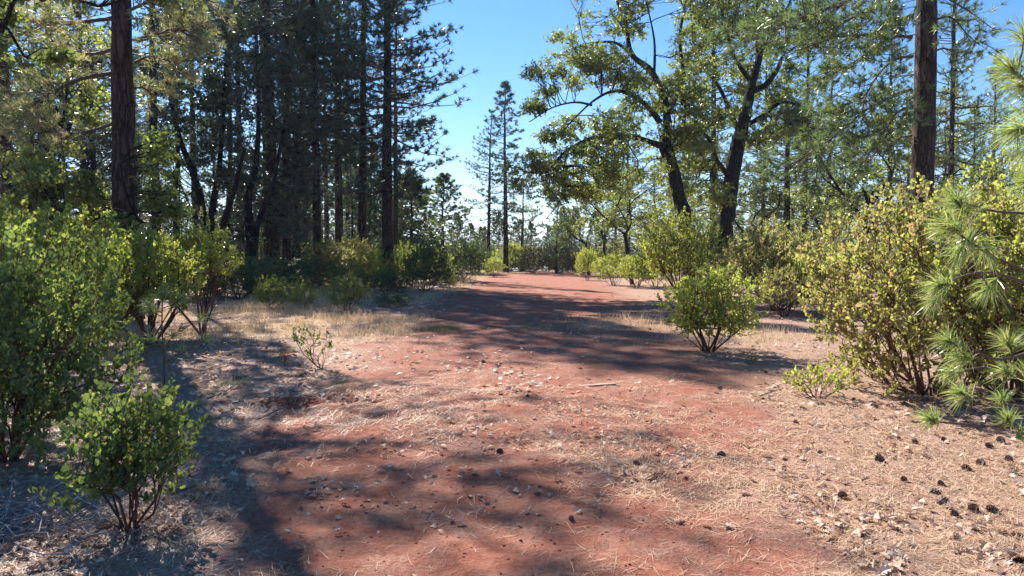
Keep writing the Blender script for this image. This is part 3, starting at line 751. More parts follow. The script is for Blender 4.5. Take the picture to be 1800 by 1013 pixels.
# pines behind the right side
backA = pine_proto(36, 18, 0.20, 3.0, 2.8, per=6, dz=0.42, tuft=18, nlen=0.23, nw=0.028, mat='needle', dead=20, tw=5, low=0.9, gaps=0.2, shape=0.7)
for (px, D, rz, sc, lb) in [
        (1252, 40, 0.3, (1, 1, 1.05), 'pine trunk just left of the right oak, standing behind it'),
        (1381, 38, 1.3, (1.1, 1.1, 0.62), 'middle sized pine behind the rusty manzanita with a few brown needles'),
        (1412, 44, 2.3, 1.0, 'dark pine trunk right of the one with brown needles'),
        (1340, 52, 3.3, 0.9, 'thin distant pine between the right oak and the brown needled pine'),
        (1455, 47, 4.3, 0.8, 'distant pine left of the dark forked oak'),
        (1667, 32, 5.3, (0.75, 0.75, 0.95), 'slender pine just right of the dark scaly trunk'),
        (1560, 44, 0.9, 0.9, 'pine behind the drooping limbs of the scaly pine'),
        (1740, 42, 1.9, 0.7, 'pine at the far right against the sky'),
        (1705, 50, 2.9, (0.8, 0.8, 0.62), 'small conical pine in the right background'),
        (1820, 36, 4.9, 0.8, 'pine past the right border of the view'),
        (1200, 60, 5.9, 0.8, 'distant pine seen through the left oak'),
        (1105, 64, 3.9, (0.9, 0.9, 0.5), 'low distant pine above the right path shrubs')]:
    putD(backA, px, D, rz, sc, lb)

# dense conifers that close off the left stand, and the forest behind
dense = pine_proto(37, 21, 0.24, 1.8, 3.0, per=7, dz=0.36, tuft=16, nlen=0.24, nw=0.040, mat='needle_dark', dead=0, tw=6, low=1.0, gaps=0.08, shape=0.55)
for (px, D, rz, sc, lb) in [(170, 33, 0.4, (0.9, 0.9, 0.5), 'dense dark conifer directly behind the furrowed pine'), (60, 36, 1.4, (0.9, 0.9, 0.5), 'dense dark conifer behind the left thicket'),
        (-40, 30, 2.4, (0.9, 0.9, 0.45), 'dense dark conifer past the left border'), 
        
        (245, 56, 0.9, (1.1, 1.1, 0.8), 'dense dark conifer far behind the furrowed pine')]:
    putD(dense, px, D, rz, sc, lb)
LAND = [(-500, 'far past the left border'), (-120, 'past the left border'), (18, 'by the trunk at the left border'), (95, 'by the thin pine left of the furrowed trunk'), (222, 'behind the furrowed trunk'), (300, 'right of the furrowed trunk'),
        (365, 'behind the leaning live oak'), (440, 'behind the slender live oak stems'), (520, 'left of the purplish trunk'), (558, 'behind the purplish trunk'), (596, 'behind the straight trunk'), (637, 'behind the leaning trunk'),
        (682, 'behind the tallest edge pine'), (725, 'at the bushy young pine'), (779, 'at the lone conical pine'), (820, 'in the open gap'), (861, 'at the half bare pine'), (889, 'at the slim tall pine'), (930, 'at the thin path end pine'), (985, 'over the dark path end shrubs'),
        (1032, 'behind the small upright manzanita'), (1080, 'behind the right path shrubs'), (1112, 'at the small many-stemmed oak'), (1150, 'left of the bent oak trunk'), (1205, 'behind the bent oak trunk'), (1270, 'behind the thick oak trunk'), (1335, 'over the rusty manzanita'),
        (1381, 'at the pine with brown needles'), (1440, 'left of the forked oak'), (1505, 'at the forked oak'), (1560, 'left of the scaly trunk'), (1617, 'behind the scaly trunk'), (1670, 'right of the scaly trunk'), (1740, 'near the right border'), (1830, 'just past the right border'), (2000, 'well past the right border'), (2250, 'far past the right border')]
NTH = ['nearest', 'second nearest', 'third nearest', 'fourth nearest', 'fifth nearest', 'sixth nearest', 'seventh nearest', 'eighth nearest']
def background(specs, what, cat, group):
    """specs: (proto, px, D, rz, scale): every one named by the landmark it stands behind and its rank there"""
    by = {}
    for sp in specs:
        k = min(range(len(LAND)), key=lambda i: abs(LAND[i][0] - sp[1])); by.setdefault(k, []).append(sp)
    for k, L_ in by.items():
        L_.sort(key=lambda q: q[2])
        for n_, sp in enumerate(L_):
            putD(sp[0], sp[1], sp[2], sp[3], sp[4], what + ' ' + LAND[k][1] + (', ' + NTH[n_] + ' of them' if len(L_) > 1 else ''), cat, group)
rgb_ = np.random.default_rng(77)
U = rgb_.uniform
background([(backA if k % 2 else dense, -420 + k * 44 + U(-15, 15), U(64, 105), U(0, 6), (1, 1, U(0.75, 1.05))) for k in range(19)], 'distant pine', 'tree', 'distant pines behind the left stand')
background([(firA if k % 2 else firB, 440 + k * 33 + U(-12, 12), U(58, 88), U(0, 6), U(0.85, 1.3)) for k in range(9)], 'pale distant young pine', 'tree', 'sunlit young pines behind the left stand')
background([(backA, 1075 + k * 42 + U(-15, 15), U(62, 105), U(0, 6), (1, 1, U(0.5, 0.85))) for k in range(28)], 'hazy distant pine', 'tree', 'distant pines behind the right side')
background([(firA if k % 3 else firB, 745 + k * 27 + U(-8, 8), U(76, 96), U(0, 6), U(0.5, 0.85)) for k in range(12)], 'low distant conifer', 'tree', 'low conifers beyond the path end')

# ================================================================== oaks
rng = np.random.default_rng(5)
def PL(pts): return [W(*p) for p in pts]
D1 = 29.0
rootL = np.array([(1216 - CX) / F * D1, D1, gz_at((1216 - CX) / F * D1, D1)])
oak('oak_tree', rootL, [
    ([rootL - [0, 0, .05]] + PL([(1207, 400, D1), (1193, 345, D1), (1180, 285, D1), (1166, 258, D1)]), 0.32, 0.21),
    (PL([(1166, 258, D1), (1110, 240, 28.5), (1060, 237, 28), (1000, 262, 27.2), (965, 300, 27)]), 0.13, 0.03),
    (PL([(1170, 262, D1), (1172, 200, D1), (1148, 130, D1), (1110, 95, 29.3), (1100, 40, 29.6), (1075, -20, 29.8)]), 0.20, 0.05),
    (PL([(1160, 215, D1), (1130, 180, 28.6), (1085, 160, 28), (1040, 180, 27.4), (985, 235, 27)]), 0.12, 0.02),
    (PL([(1112, 97, 29.2), (1080, 75, 28.8), (1030, 78, 28.3), (985, 95, 28)]), 0.08, 0.02),
    (PL([(1040, 185, 27.4), (1010, 180, 27), (970, 190, 26.6), (930, 215, 26.4)]), 0.05, 0.015),
    (PL([(1172, 200, D1), (1200, 140, 29.8), (1195, 60, 30.4), (1215, -30, 31)]), 0.13, 0.04),
    (PL([(1150, 130, D1), (1150, 70, 28.5), (1135, 0, 28)]), 0.07, 0.02),
    (PL([(1000, 262, 27.2), (990, 300, 27), (985, 350, 26.8), (960, 385, 26.6)]), 0.035, 0.012),
], clumps_px(rng, [
    (940, 200, 1090, 300, 27.2, 1.3, 26, 0.62), (980, 60, 1100, 160, 28.2, 1.3, 20, 0.6), (1000, -60, 1240, 60, 29.5, 1.8, 30, 0.7),
    (1080, 100, 1230, 260, 29.5, 1.8, 30, 0.68), (945, 280, 1110, 350, 27.5, 1.5, 20, 0.6), (935, 90, 990, 200, 27, 0.8, 7, 0.5), (1060, 280, 1180, 340, 29, 1.5, 8, 0.6),
    (900, 290, 960, 330, 26.6, 0.5, 4, 0.4), (1100, -260, 1300, -60, 30, 2.5, 16, 0.9)]),
    'oak_leaf', 41, leaf=0.10, nleaf=19, tipn=26, label='black oak with bent trunk and long limbs reaching left over the path', spray=0.34, up=-0.1)
D2 = 30.5
rootR = np.array([(1262 - CX) / F * D2, D2, gz_at((1262 - CX) / F * D2, D2)])
oak('oak_tree', rootR, [
    ([rootR - [0, 0, .05]] + PL([(1266, 460, D2), (1277, 380, D2), (1288, 300, D2), (1300, 240, D2)]), 0.40, 0.30),
    (PL([(1300, 245, D2), (1312, 195, D2), (1322, 145, D2), (1335, 95, 30.8), (1330, 30, 31.1), (1345, -40, 31.5)]), 0.29, 0.07),
    (PL([(1303, 225, D2), (1340, 205, 30.1), (1375, 180, 29.7), (1420, 190, 29.5)]), 0.13, 0.04),
    (PL([(1322, 160, D2), (1345, 150, 30.2), (1365, 125, 29.9), (1375, 100, 29.7)]), 0.15, 0.07),
    (PL([(1283, 310, D2), (1262, 285, 30), (1243, 240, 29.5), (1205, 225, 29.1), (1160, 240, 28.7)]), 0.11, 0.03),
    (PL([(1300, 235, D2), (1285, 200, 31), (1262, 150, 31.5), (1225, 100, 31.9), (1215, 30, 32.3)]), 0.13, 0.03),
    (PL([(1335, 95, 30.8), (1370, 40, 30.5), (1400, -20, 30.3)]), 0.10, 0.03),
    (PL([(1322, 145, D2), (1290, 100, 30), (1275, 40, 29.5), (1255, -20, 29.1)]), 0.10, 0.03),
], clumps_px(rng, [
    (1170, 150, 1280, 290, 30, 1.8, 28, 0.71), (1190, -40, 1330, 140, 30.5, 2.2, 40, 0.78), (1300, -50, 1430, 90, 30.5, 2, 20, 0.78),
    (1290, 130, 1400, 260, 30.8, 1.6, 16, 0.63), (1180, 280, 1270, 370, 30.5, 1.6, 16, 0.63), (1150, -260, 1450, -60, 31.5, 3, 16, 1.03), (1350, 170, 1440, 240, 29.5, 1, 7, 0.63)]),
    'oak_leaf', 42, leaf=0.105, nleaf=19, tipn=26, label='black oak with thick dark trunk rising between the manzanita bushes', spray=0.32, up=-0.1)

def small_oak(px, D, top, seed, boxes, lean, label, mat='oak_leaf', r=0.11, nstem=3, leaf=0.12, nleaf=10, tipn=18):
    rg = np.random.default_rng(seed)
    X = (px - CX) / F * D; root = np.array([X, D, gz_at(X, D)])
    fork = root + np.array([lean * 0.5, 0, 1.6 + rg.random()])
    limbs = [([root - [0, 0, .05], root + [lean * 0.2, 0, 0.9], fork], r, r * 0.8)]
    for k in range(nstem):
        a = rg.uniform(0, 2 * PI) if nstem > 3 else k / nstem * 2 * PI + rg.random()
        tp = fork + np.array([lean + math.cos(a) * 1.1, math.sin(a) * 0.9, (top - fork[2]) * rg.uniform(0.65, 0.9)])
        mid = (fork + tp) / 2 + rg.normal(size=3) * 0.15
        limbs.append(([fork, mid, tp], r * 0.6, r * 0.2))
    return oak('oak_tree', root, limbs, clumps_px(rg, boxes), mat, seed, leaf=leaf, nleaf=nleaf, tipn=tipn, label=label, spray=0.3)
small_oak(1112, 38, 4.6, 51, [(1010, 285, 1190, 400, 38, 1.5, 46, 0.5)], -0.8, 'small many-stemmed oak behind the path shrubs, left of the oak with bent trunk')
small_oak(1035, 53, 4.0, 52, [(960, 330, 1060, 430, 53, 1.5, 26, 0.55)], -0.4, 'small oak with yellowing leaves over the dark shrubs at the path end', 'oak_bright')
small_oak(922, 67, 5.0, 53, [(890, 310, 950, 430, 67, 1.2, 9, 0.55)], 0, 'sparse small oak right of the slim tall pine', r=0.05)
small_oak(1505, 30, 5.0, 54, [(1395, 190, 1600, 390, 30, 1.6, 56, 0.5)], 0.3, 'sparse oak with black forked trunk left of the dark scaly pine', r=0.22, nstem=5)
small_oak(1590, 34, 5.5, 55, [(1540, 150, 1760, 380, 34, 2.0, 40, 0.55)], 0.3, 'thin oak behind the dark scaly pine trunk', r=0.14, nstem=4)
small_oak(1310, 36, 4.0, 56, [(1290, 290, 1400, 420, 37, 2.0, 26, 0.55)], 0.3, 'small oak behind and right of the thick trunked oak', r=0.11)
small_oak(1150, 46, 4.0, 57, [(1100, 340, 1240, 440, 46, 2.0, 34, 0.6)], 0.3, 'leafy small oak low behind the bright manzanita', r=0.11)
small_oak(262, 16.3, 3.6, 58, [(256, 225, 305, 330, 16.4, 0.5, 19, 0.22), (260, 335, 325, 400, 16.0, 0.5, 15, 0.22), (195, 375, 235, 405, 16, 0.4, 4, 0.2)], 0.1, 'young oak with bright green leaves against the furrowed pine trunk', 'oak_bright', r=0.05, leaf=0.10, nleaf=9, tipn=12)
small_oak(1440, 42, 5.0, 64, [(1380, 240, 1520, 420, 42, 2.0, 46, 0.6)], 0.2, 'sunlit oak behind the pine with brown needles', r=0.14, nstem=4, leaf=0.14)
small_oak(1700, 40, 5.0, 65, [(1640, 230, 1800, 400, 40, 2.0, 40, 0.6)], 0.2, 'sunlit oak between the scaly trunk and the right border', r=0.14, nstem=4, leaf=0.14)
small_oak(1060, 58, 5.0, 66, [(985, 320, 1110, 430, 58, 2.0, 36, 0.7)], 0.2, 'hazy oak beyond the right path shrubs', r=0.14, nstem=4, leaf=0.16)
# leafy thicket of the left edge
small_oak(90, 21, 5.0, 59, [(-60, 60, 170, 330, 21, 1.5, 50, 0.42)], -0.5, 'oak with hanging green leaves behind the pine limbs at upper left', r=0.12, nstem=5)
small_oak(150, 19, 3.0, 60, [(40, 290, 185, 400, 19, 1.0, 36, 0.34)], 0, 'low glossy oak thicket left of the furrowed pine trunk', r=0.08, nstem=4)
small_oak(20, 17, 2.6, 61, [(-80, 280, 90, 400, 17, 1.0, 26, 0.34)], 0, 'glossy young oak at the left border above the bushes', r=0.07, nstem=4)
small_oak(60, 29, 4.0, 62, [(-80, 200, 240, 420, 30, 2.5, 50, 0.7)], 0, 'shaded oak deep in the left thicket', 'liveoak_leaf', r=0.15, nstem=5)

# an oak just past the left border, its outer boughs hang into the picture
small_oak(-190, 12.5, 7.5, 63, [(-250, -420, 0, -80, 12.8, 1.6, 24, 0.45), (-60, -60, 40, 110, 12.5, 0.6, 9, 0.26), (60, -40, 330, 5, 12.0, 0.6, 10, 0.22), (60, 60, 120, 110, 12.5, 0.5, 3, 0.16)], 0.8, 'oak whose leafy sprays hang in at the top left corner', 'oak_bright', r=0.14, nstem=5, tipn=14)
# dark live oaks
def live_oak(px, D, seed, stems, boxes, label, r=0.26, leaf=0.135, nleaf=11, tipn=19):
    rg = np.random.default_rng(seed); DD = 6.5; D = D + DD
    X = (px - CX) / F * D; root = np.array([X, D, gz_at(X, D)])
    limbs = []
    stems = [[(a, b, d + DD) for a, b, d in st] for st in stems]
    boxes = [(a, b, c, e, d + DD, ds * 1.1, n, sz * 1.2) for a, b, c, e, d, ds, n, sz in boxes]
    for k, st in enumerate(stems):
        limbs.append(([root - [0, 0, .05]] + PL(st), r * (1 if k == 0 else 0.75), r * 0.25))
    return oak('live_oak', root, limbs, clumps_px(rg, boxes), 'liveoak_leaf', seed, leaf=leaf, nleaf=nleaf, tipn=tipn, label=label, spray=0.28, up=0.1)
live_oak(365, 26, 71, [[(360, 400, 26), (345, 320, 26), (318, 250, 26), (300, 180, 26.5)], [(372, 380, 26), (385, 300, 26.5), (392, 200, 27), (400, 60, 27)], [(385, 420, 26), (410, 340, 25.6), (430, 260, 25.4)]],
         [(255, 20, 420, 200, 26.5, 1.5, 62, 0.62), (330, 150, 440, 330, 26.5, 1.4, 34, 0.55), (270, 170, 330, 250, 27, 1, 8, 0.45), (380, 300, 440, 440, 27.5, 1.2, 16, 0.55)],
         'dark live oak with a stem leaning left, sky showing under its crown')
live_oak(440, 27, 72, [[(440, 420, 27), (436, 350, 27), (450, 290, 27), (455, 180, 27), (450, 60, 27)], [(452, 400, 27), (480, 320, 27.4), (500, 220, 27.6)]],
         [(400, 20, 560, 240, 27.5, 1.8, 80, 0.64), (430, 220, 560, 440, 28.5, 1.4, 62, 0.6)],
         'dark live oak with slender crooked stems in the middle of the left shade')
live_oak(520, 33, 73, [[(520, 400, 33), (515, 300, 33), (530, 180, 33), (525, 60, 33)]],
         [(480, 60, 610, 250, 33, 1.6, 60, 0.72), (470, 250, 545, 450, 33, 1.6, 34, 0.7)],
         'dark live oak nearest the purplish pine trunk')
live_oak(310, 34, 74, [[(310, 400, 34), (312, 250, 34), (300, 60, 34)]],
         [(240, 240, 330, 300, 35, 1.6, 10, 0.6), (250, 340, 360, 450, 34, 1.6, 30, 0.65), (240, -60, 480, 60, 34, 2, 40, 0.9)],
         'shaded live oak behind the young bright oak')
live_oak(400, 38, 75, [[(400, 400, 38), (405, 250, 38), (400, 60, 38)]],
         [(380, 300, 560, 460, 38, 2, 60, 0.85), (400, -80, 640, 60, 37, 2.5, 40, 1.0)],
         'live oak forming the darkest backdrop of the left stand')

# ================================================================== manzanita bushes
# near, built for one place each
b1 = bush_proto('manzanita_bush', 101, 1.40, 1.60, 0.08, 560, 24, 0.040, 'manz_green', spray=0.19, stems=6, lump=0.65, rt=0.0026, up=0.7, flat=0.95)
put(b1, 15, 812, 0.3, 1.0, 'large round-leaved manzanita filling the lower left border')
b2 = bush_proto('manzanita_bush', 102, 0.66, 0.84, 0.16, 170, 22, 0.033, 'manz_green', spray=0.15, stems=4, lump=0.75, rt=0.0026, up=0.9, hollow=0.2)
put(b2, 228, 938, 1.2, 1.0, 'small round-leaved manzanita nearest the camera at lower left')
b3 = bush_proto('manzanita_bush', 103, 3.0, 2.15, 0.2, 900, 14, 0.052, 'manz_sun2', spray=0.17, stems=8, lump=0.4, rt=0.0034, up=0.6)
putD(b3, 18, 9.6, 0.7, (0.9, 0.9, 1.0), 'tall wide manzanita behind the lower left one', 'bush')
b4 = bush_proto('manzanita_bush', 104, 1.6, 2.0, 0.5, 560, 18, 0.040, 'manz_sun', spray=0.15, stems=4, lump=0.35, rt=0.0034, up=0.6)
putD(b4, 262, 12.8, 0.2, 1.0, 'yellow-green manzanita with dark stems left of the small tree-like one', 'bush')
b5 = bush_proto('manzanita_bush', 105, 1.45, 2.2, 0.62, 440, 18, 0.038, 'manz_sun', spray=0.17, stems=3, lump=0.7, rt=0.0036, lean=(0.10, 0), up=0.8, hollow=0.3, flat=0.35)
put(b5, 357, 588, 2.2, 1.0, 'tree-like manzanita on a bare bent stem at the edge of the left shade')
b6 = bush_proto('manzanita_bush', 106, 1.5, 1.42, 0.10, 640, 20, 0.036, 'manz_sun', spray=0.14, stems=4, lump=0.5, rt=0.0032, up=0.4, hollow=0.35)
put(b6, 1245, 617, 0.5, 1.0, 'rounded manzanita on a short trunk standing alone right of the path')
b7 = bush_proto('manzanita_bush', 107, 3.1, 2.5, 0.04, 1600, 17, 0.042, 'manz_rust', spray=0.15, stems=9, lump=0.30, rt=0.0026, up=0.5, hollow=0.35, flat=0.95)
putD(b7, 1640, 8.6, 0.9, 1.0, 'large manzanita with fanned red stems filling the right side', 'bush')
b8 = bush_proto('manzanita_bush', 108, 2.7, 2.6, 0.1, 1150, 20, 0.038, 'manz_sun', spray=0.15, stems=6, lump=0.35, rt=0.0034, up=0.6)
putD(b8, 1790, 8.2, 2.9, 1.0, 'manzanita behind the near pine boughs at the right border', 'bush')
b9 = bush_proto('low_manzanita', 109, 0.75, 0.36, 0.05, 60, 16, 0.030, 'manz_sun', spray=0.10, stems=5, lump=0.7, rt=0.0028, up=0.5, hollow=0.5)
put(b9, 1435, 697, 0.9, 1.0, 'low creeping manzanita sprigs at the left foot of the large right bush')
b10 = bush_proto('manzanita_sprig', 110, 0.62, 0.62, 0.12, 22, 14, 0.032, 'manz_green', spray=0.12, stems=3, lump=0.5, rt=0.0036, lean=(-0.35, 0), up=0.8, hollow=0.4)
put(b10, 566, 648, 0.2, 1.0, 'thin manzanita sprig leaning left on the pale litter left of the path')
b11 = bush_proto('manzanita_sprig', 111, 0.8, 0.62, 0.1, 40, 12, 0.030, 'manz_green', spray=0.11, stems=5, lump=0.7, rt=0.003, up=0.6)
put(b11, 235, 650, 0.2, 1.0, 'low loose manzanita sprigs in the shade left of the pine seedling')
put(b11, 1320, 640, 3.2, 0.35, 'tiny manzanita seedling in the shadow of the rounded bush')
# the middle distance: few shapes, many places
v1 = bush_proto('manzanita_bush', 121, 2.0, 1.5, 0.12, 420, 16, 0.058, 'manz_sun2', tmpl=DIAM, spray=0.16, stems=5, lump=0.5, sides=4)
v2 = bush_proto('manzanita_bush', 122, 3.0, 3.1, 0.45, 1000, 22, 0.068, 'manz_sun', tmpl=DIAM, spray=0.22, stems=6, lump=0.4, sides=4, rt=0.005, hollow=0.35)
v3 = bush_proto('manzanita_bush', 123, 2.9, 2.1, 0.2, 850, 18, 0.055, 'manz_rust', tmpl=DIAM, spray=0.18, stems=6, lump=0.4, sides=4, rt=0.004)
v4 = bush_proto('manzanita_bush', 124, 2.2, 1.8, 0.06, 560, 16, 0.065, 'manz_dark', tmpl=DIAM, spray=0.18, stems=6, lump=0.45, sides=4)
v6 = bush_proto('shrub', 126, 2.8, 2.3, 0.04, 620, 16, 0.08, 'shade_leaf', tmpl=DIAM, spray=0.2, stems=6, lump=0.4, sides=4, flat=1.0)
v5 = bush_proto('manzanita_bush', 125, 2.4, 1.7, 0.2, 420, 16, 0.075, 'manz_sun', tmpl=DIAM, spray=0.2, stems=5, lump=0.4, sides=4)
# right side
putD(v2, 1198, 27.0, 0.4, 1.0, 'tall bright manzanita in front of the bent trunk of the left oak', 'bush')
putD(v3, 1365, 20.3, 0.4, (1.15, 1.15, 1.18), 'wide rusty manzanita right of the thick oak trunk', 'bush')
putD(v3, 1380, 18.6, 2.4, (0.55, 0.55, 0.62), 'low brownish manzanita in front of the wide rusty one', 'bush')
putD(v2, 1340, 27, 1.8, (0.9, 0.9, 0.72), 'manzanita behind the wide rusty one beside the oak', 'bush')
putD(v5, 1460, 19, 2.1, (0.9, 0.9, 1.1), 'manzanita at the left shoulder of the large right bush', 'bush')
putD(v5, 1032, 44, 0.6, (0.62, 0.62, 1.15), 'small upright manzanita on one stem at the path edge', 'bush')
putD(v5, 1078, 37, 1.6, (0.85, 0.85, 1.0), 'yellow-green manzanita second from the path end on the right', 'bush')
putD(v5, 1120, 34, 2.6, (0.8, 0.8, 0.95), 'leafy bright shrub left of the tall bright manzanita', 'bush')
putD(v5, 1152, 36, 2.0, (1.0, 1.0, 1.1), 'manzanita in the row behind the tall bright one', 'bush')
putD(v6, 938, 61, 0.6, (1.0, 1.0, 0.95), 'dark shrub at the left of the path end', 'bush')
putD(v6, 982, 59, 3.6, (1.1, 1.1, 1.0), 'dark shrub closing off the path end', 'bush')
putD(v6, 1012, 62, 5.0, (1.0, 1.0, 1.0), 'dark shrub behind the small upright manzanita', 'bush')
putD(v3, 915, 66, 4.0, (0.7, 0.7, 0.7), 'greyish shrub left of the dark path end shrubs', 'bush')
# left side
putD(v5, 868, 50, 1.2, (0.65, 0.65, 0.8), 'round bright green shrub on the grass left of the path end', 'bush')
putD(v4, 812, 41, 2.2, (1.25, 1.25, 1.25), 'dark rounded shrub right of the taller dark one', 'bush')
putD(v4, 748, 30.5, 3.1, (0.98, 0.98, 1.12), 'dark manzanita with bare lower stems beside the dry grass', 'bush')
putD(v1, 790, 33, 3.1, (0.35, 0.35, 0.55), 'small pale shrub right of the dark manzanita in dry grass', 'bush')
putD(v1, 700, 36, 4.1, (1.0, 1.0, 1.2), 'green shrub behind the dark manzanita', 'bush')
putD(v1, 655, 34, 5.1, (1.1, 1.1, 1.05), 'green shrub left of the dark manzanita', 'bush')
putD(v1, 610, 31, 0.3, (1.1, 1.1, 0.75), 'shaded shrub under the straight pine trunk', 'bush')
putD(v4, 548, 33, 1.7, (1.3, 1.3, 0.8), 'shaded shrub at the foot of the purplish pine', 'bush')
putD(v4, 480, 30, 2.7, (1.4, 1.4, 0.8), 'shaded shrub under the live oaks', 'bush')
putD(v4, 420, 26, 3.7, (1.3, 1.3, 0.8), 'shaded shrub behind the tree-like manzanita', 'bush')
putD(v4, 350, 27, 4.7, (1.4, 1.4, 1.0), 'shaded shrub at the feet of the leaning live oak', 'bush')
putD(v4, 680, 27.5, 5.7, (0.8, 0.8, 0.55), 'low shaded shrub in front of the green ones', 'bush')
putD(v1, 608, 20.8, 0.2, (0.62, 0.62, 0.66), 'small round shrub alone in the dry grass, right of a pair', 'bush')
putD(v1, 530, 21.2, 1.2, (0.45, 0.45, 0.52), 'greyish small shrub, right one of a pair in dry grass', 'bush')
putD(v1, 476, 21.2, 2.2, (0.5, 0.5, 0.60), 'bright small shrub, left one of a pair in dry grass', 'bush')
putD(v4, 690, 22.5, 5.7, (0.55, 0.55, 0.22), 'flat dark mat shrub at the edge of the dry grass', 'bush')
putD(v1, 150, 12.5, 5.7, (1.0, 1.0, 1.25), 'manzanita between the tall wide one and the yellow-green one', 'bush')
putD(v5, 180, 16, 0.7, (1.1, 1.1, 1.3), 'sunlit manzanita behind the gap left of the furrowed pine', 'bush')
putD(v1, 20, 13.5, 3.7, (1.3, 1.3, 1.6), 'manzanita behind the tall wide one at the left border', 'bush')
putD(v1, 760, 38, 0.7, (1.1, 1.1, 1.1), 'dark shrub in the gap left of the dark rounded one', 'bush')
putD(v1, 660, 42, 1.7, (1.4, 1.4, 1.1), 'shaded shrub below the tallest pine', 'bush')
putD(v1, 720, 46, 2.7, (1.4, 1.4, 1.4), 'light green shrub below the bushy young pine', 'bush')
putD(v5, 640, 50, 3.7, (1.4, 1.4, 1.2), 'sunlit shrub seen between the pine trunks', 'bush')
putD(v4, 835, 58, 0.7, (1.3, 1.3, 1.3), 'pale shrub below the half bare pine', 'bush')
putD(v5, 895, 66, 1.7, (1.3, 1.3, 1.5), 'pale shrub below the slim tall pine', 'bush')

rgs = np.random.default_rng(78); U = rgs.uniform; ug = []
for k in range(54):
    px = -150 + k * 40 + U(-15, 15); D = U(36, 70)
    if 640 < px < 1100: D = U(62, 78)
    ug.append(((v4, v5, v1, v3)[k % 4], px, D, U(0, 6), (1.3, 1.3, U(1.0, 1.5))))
background(ug, 'forest shrub', 'bush', 'undergrowth shrubs along the forest edge')

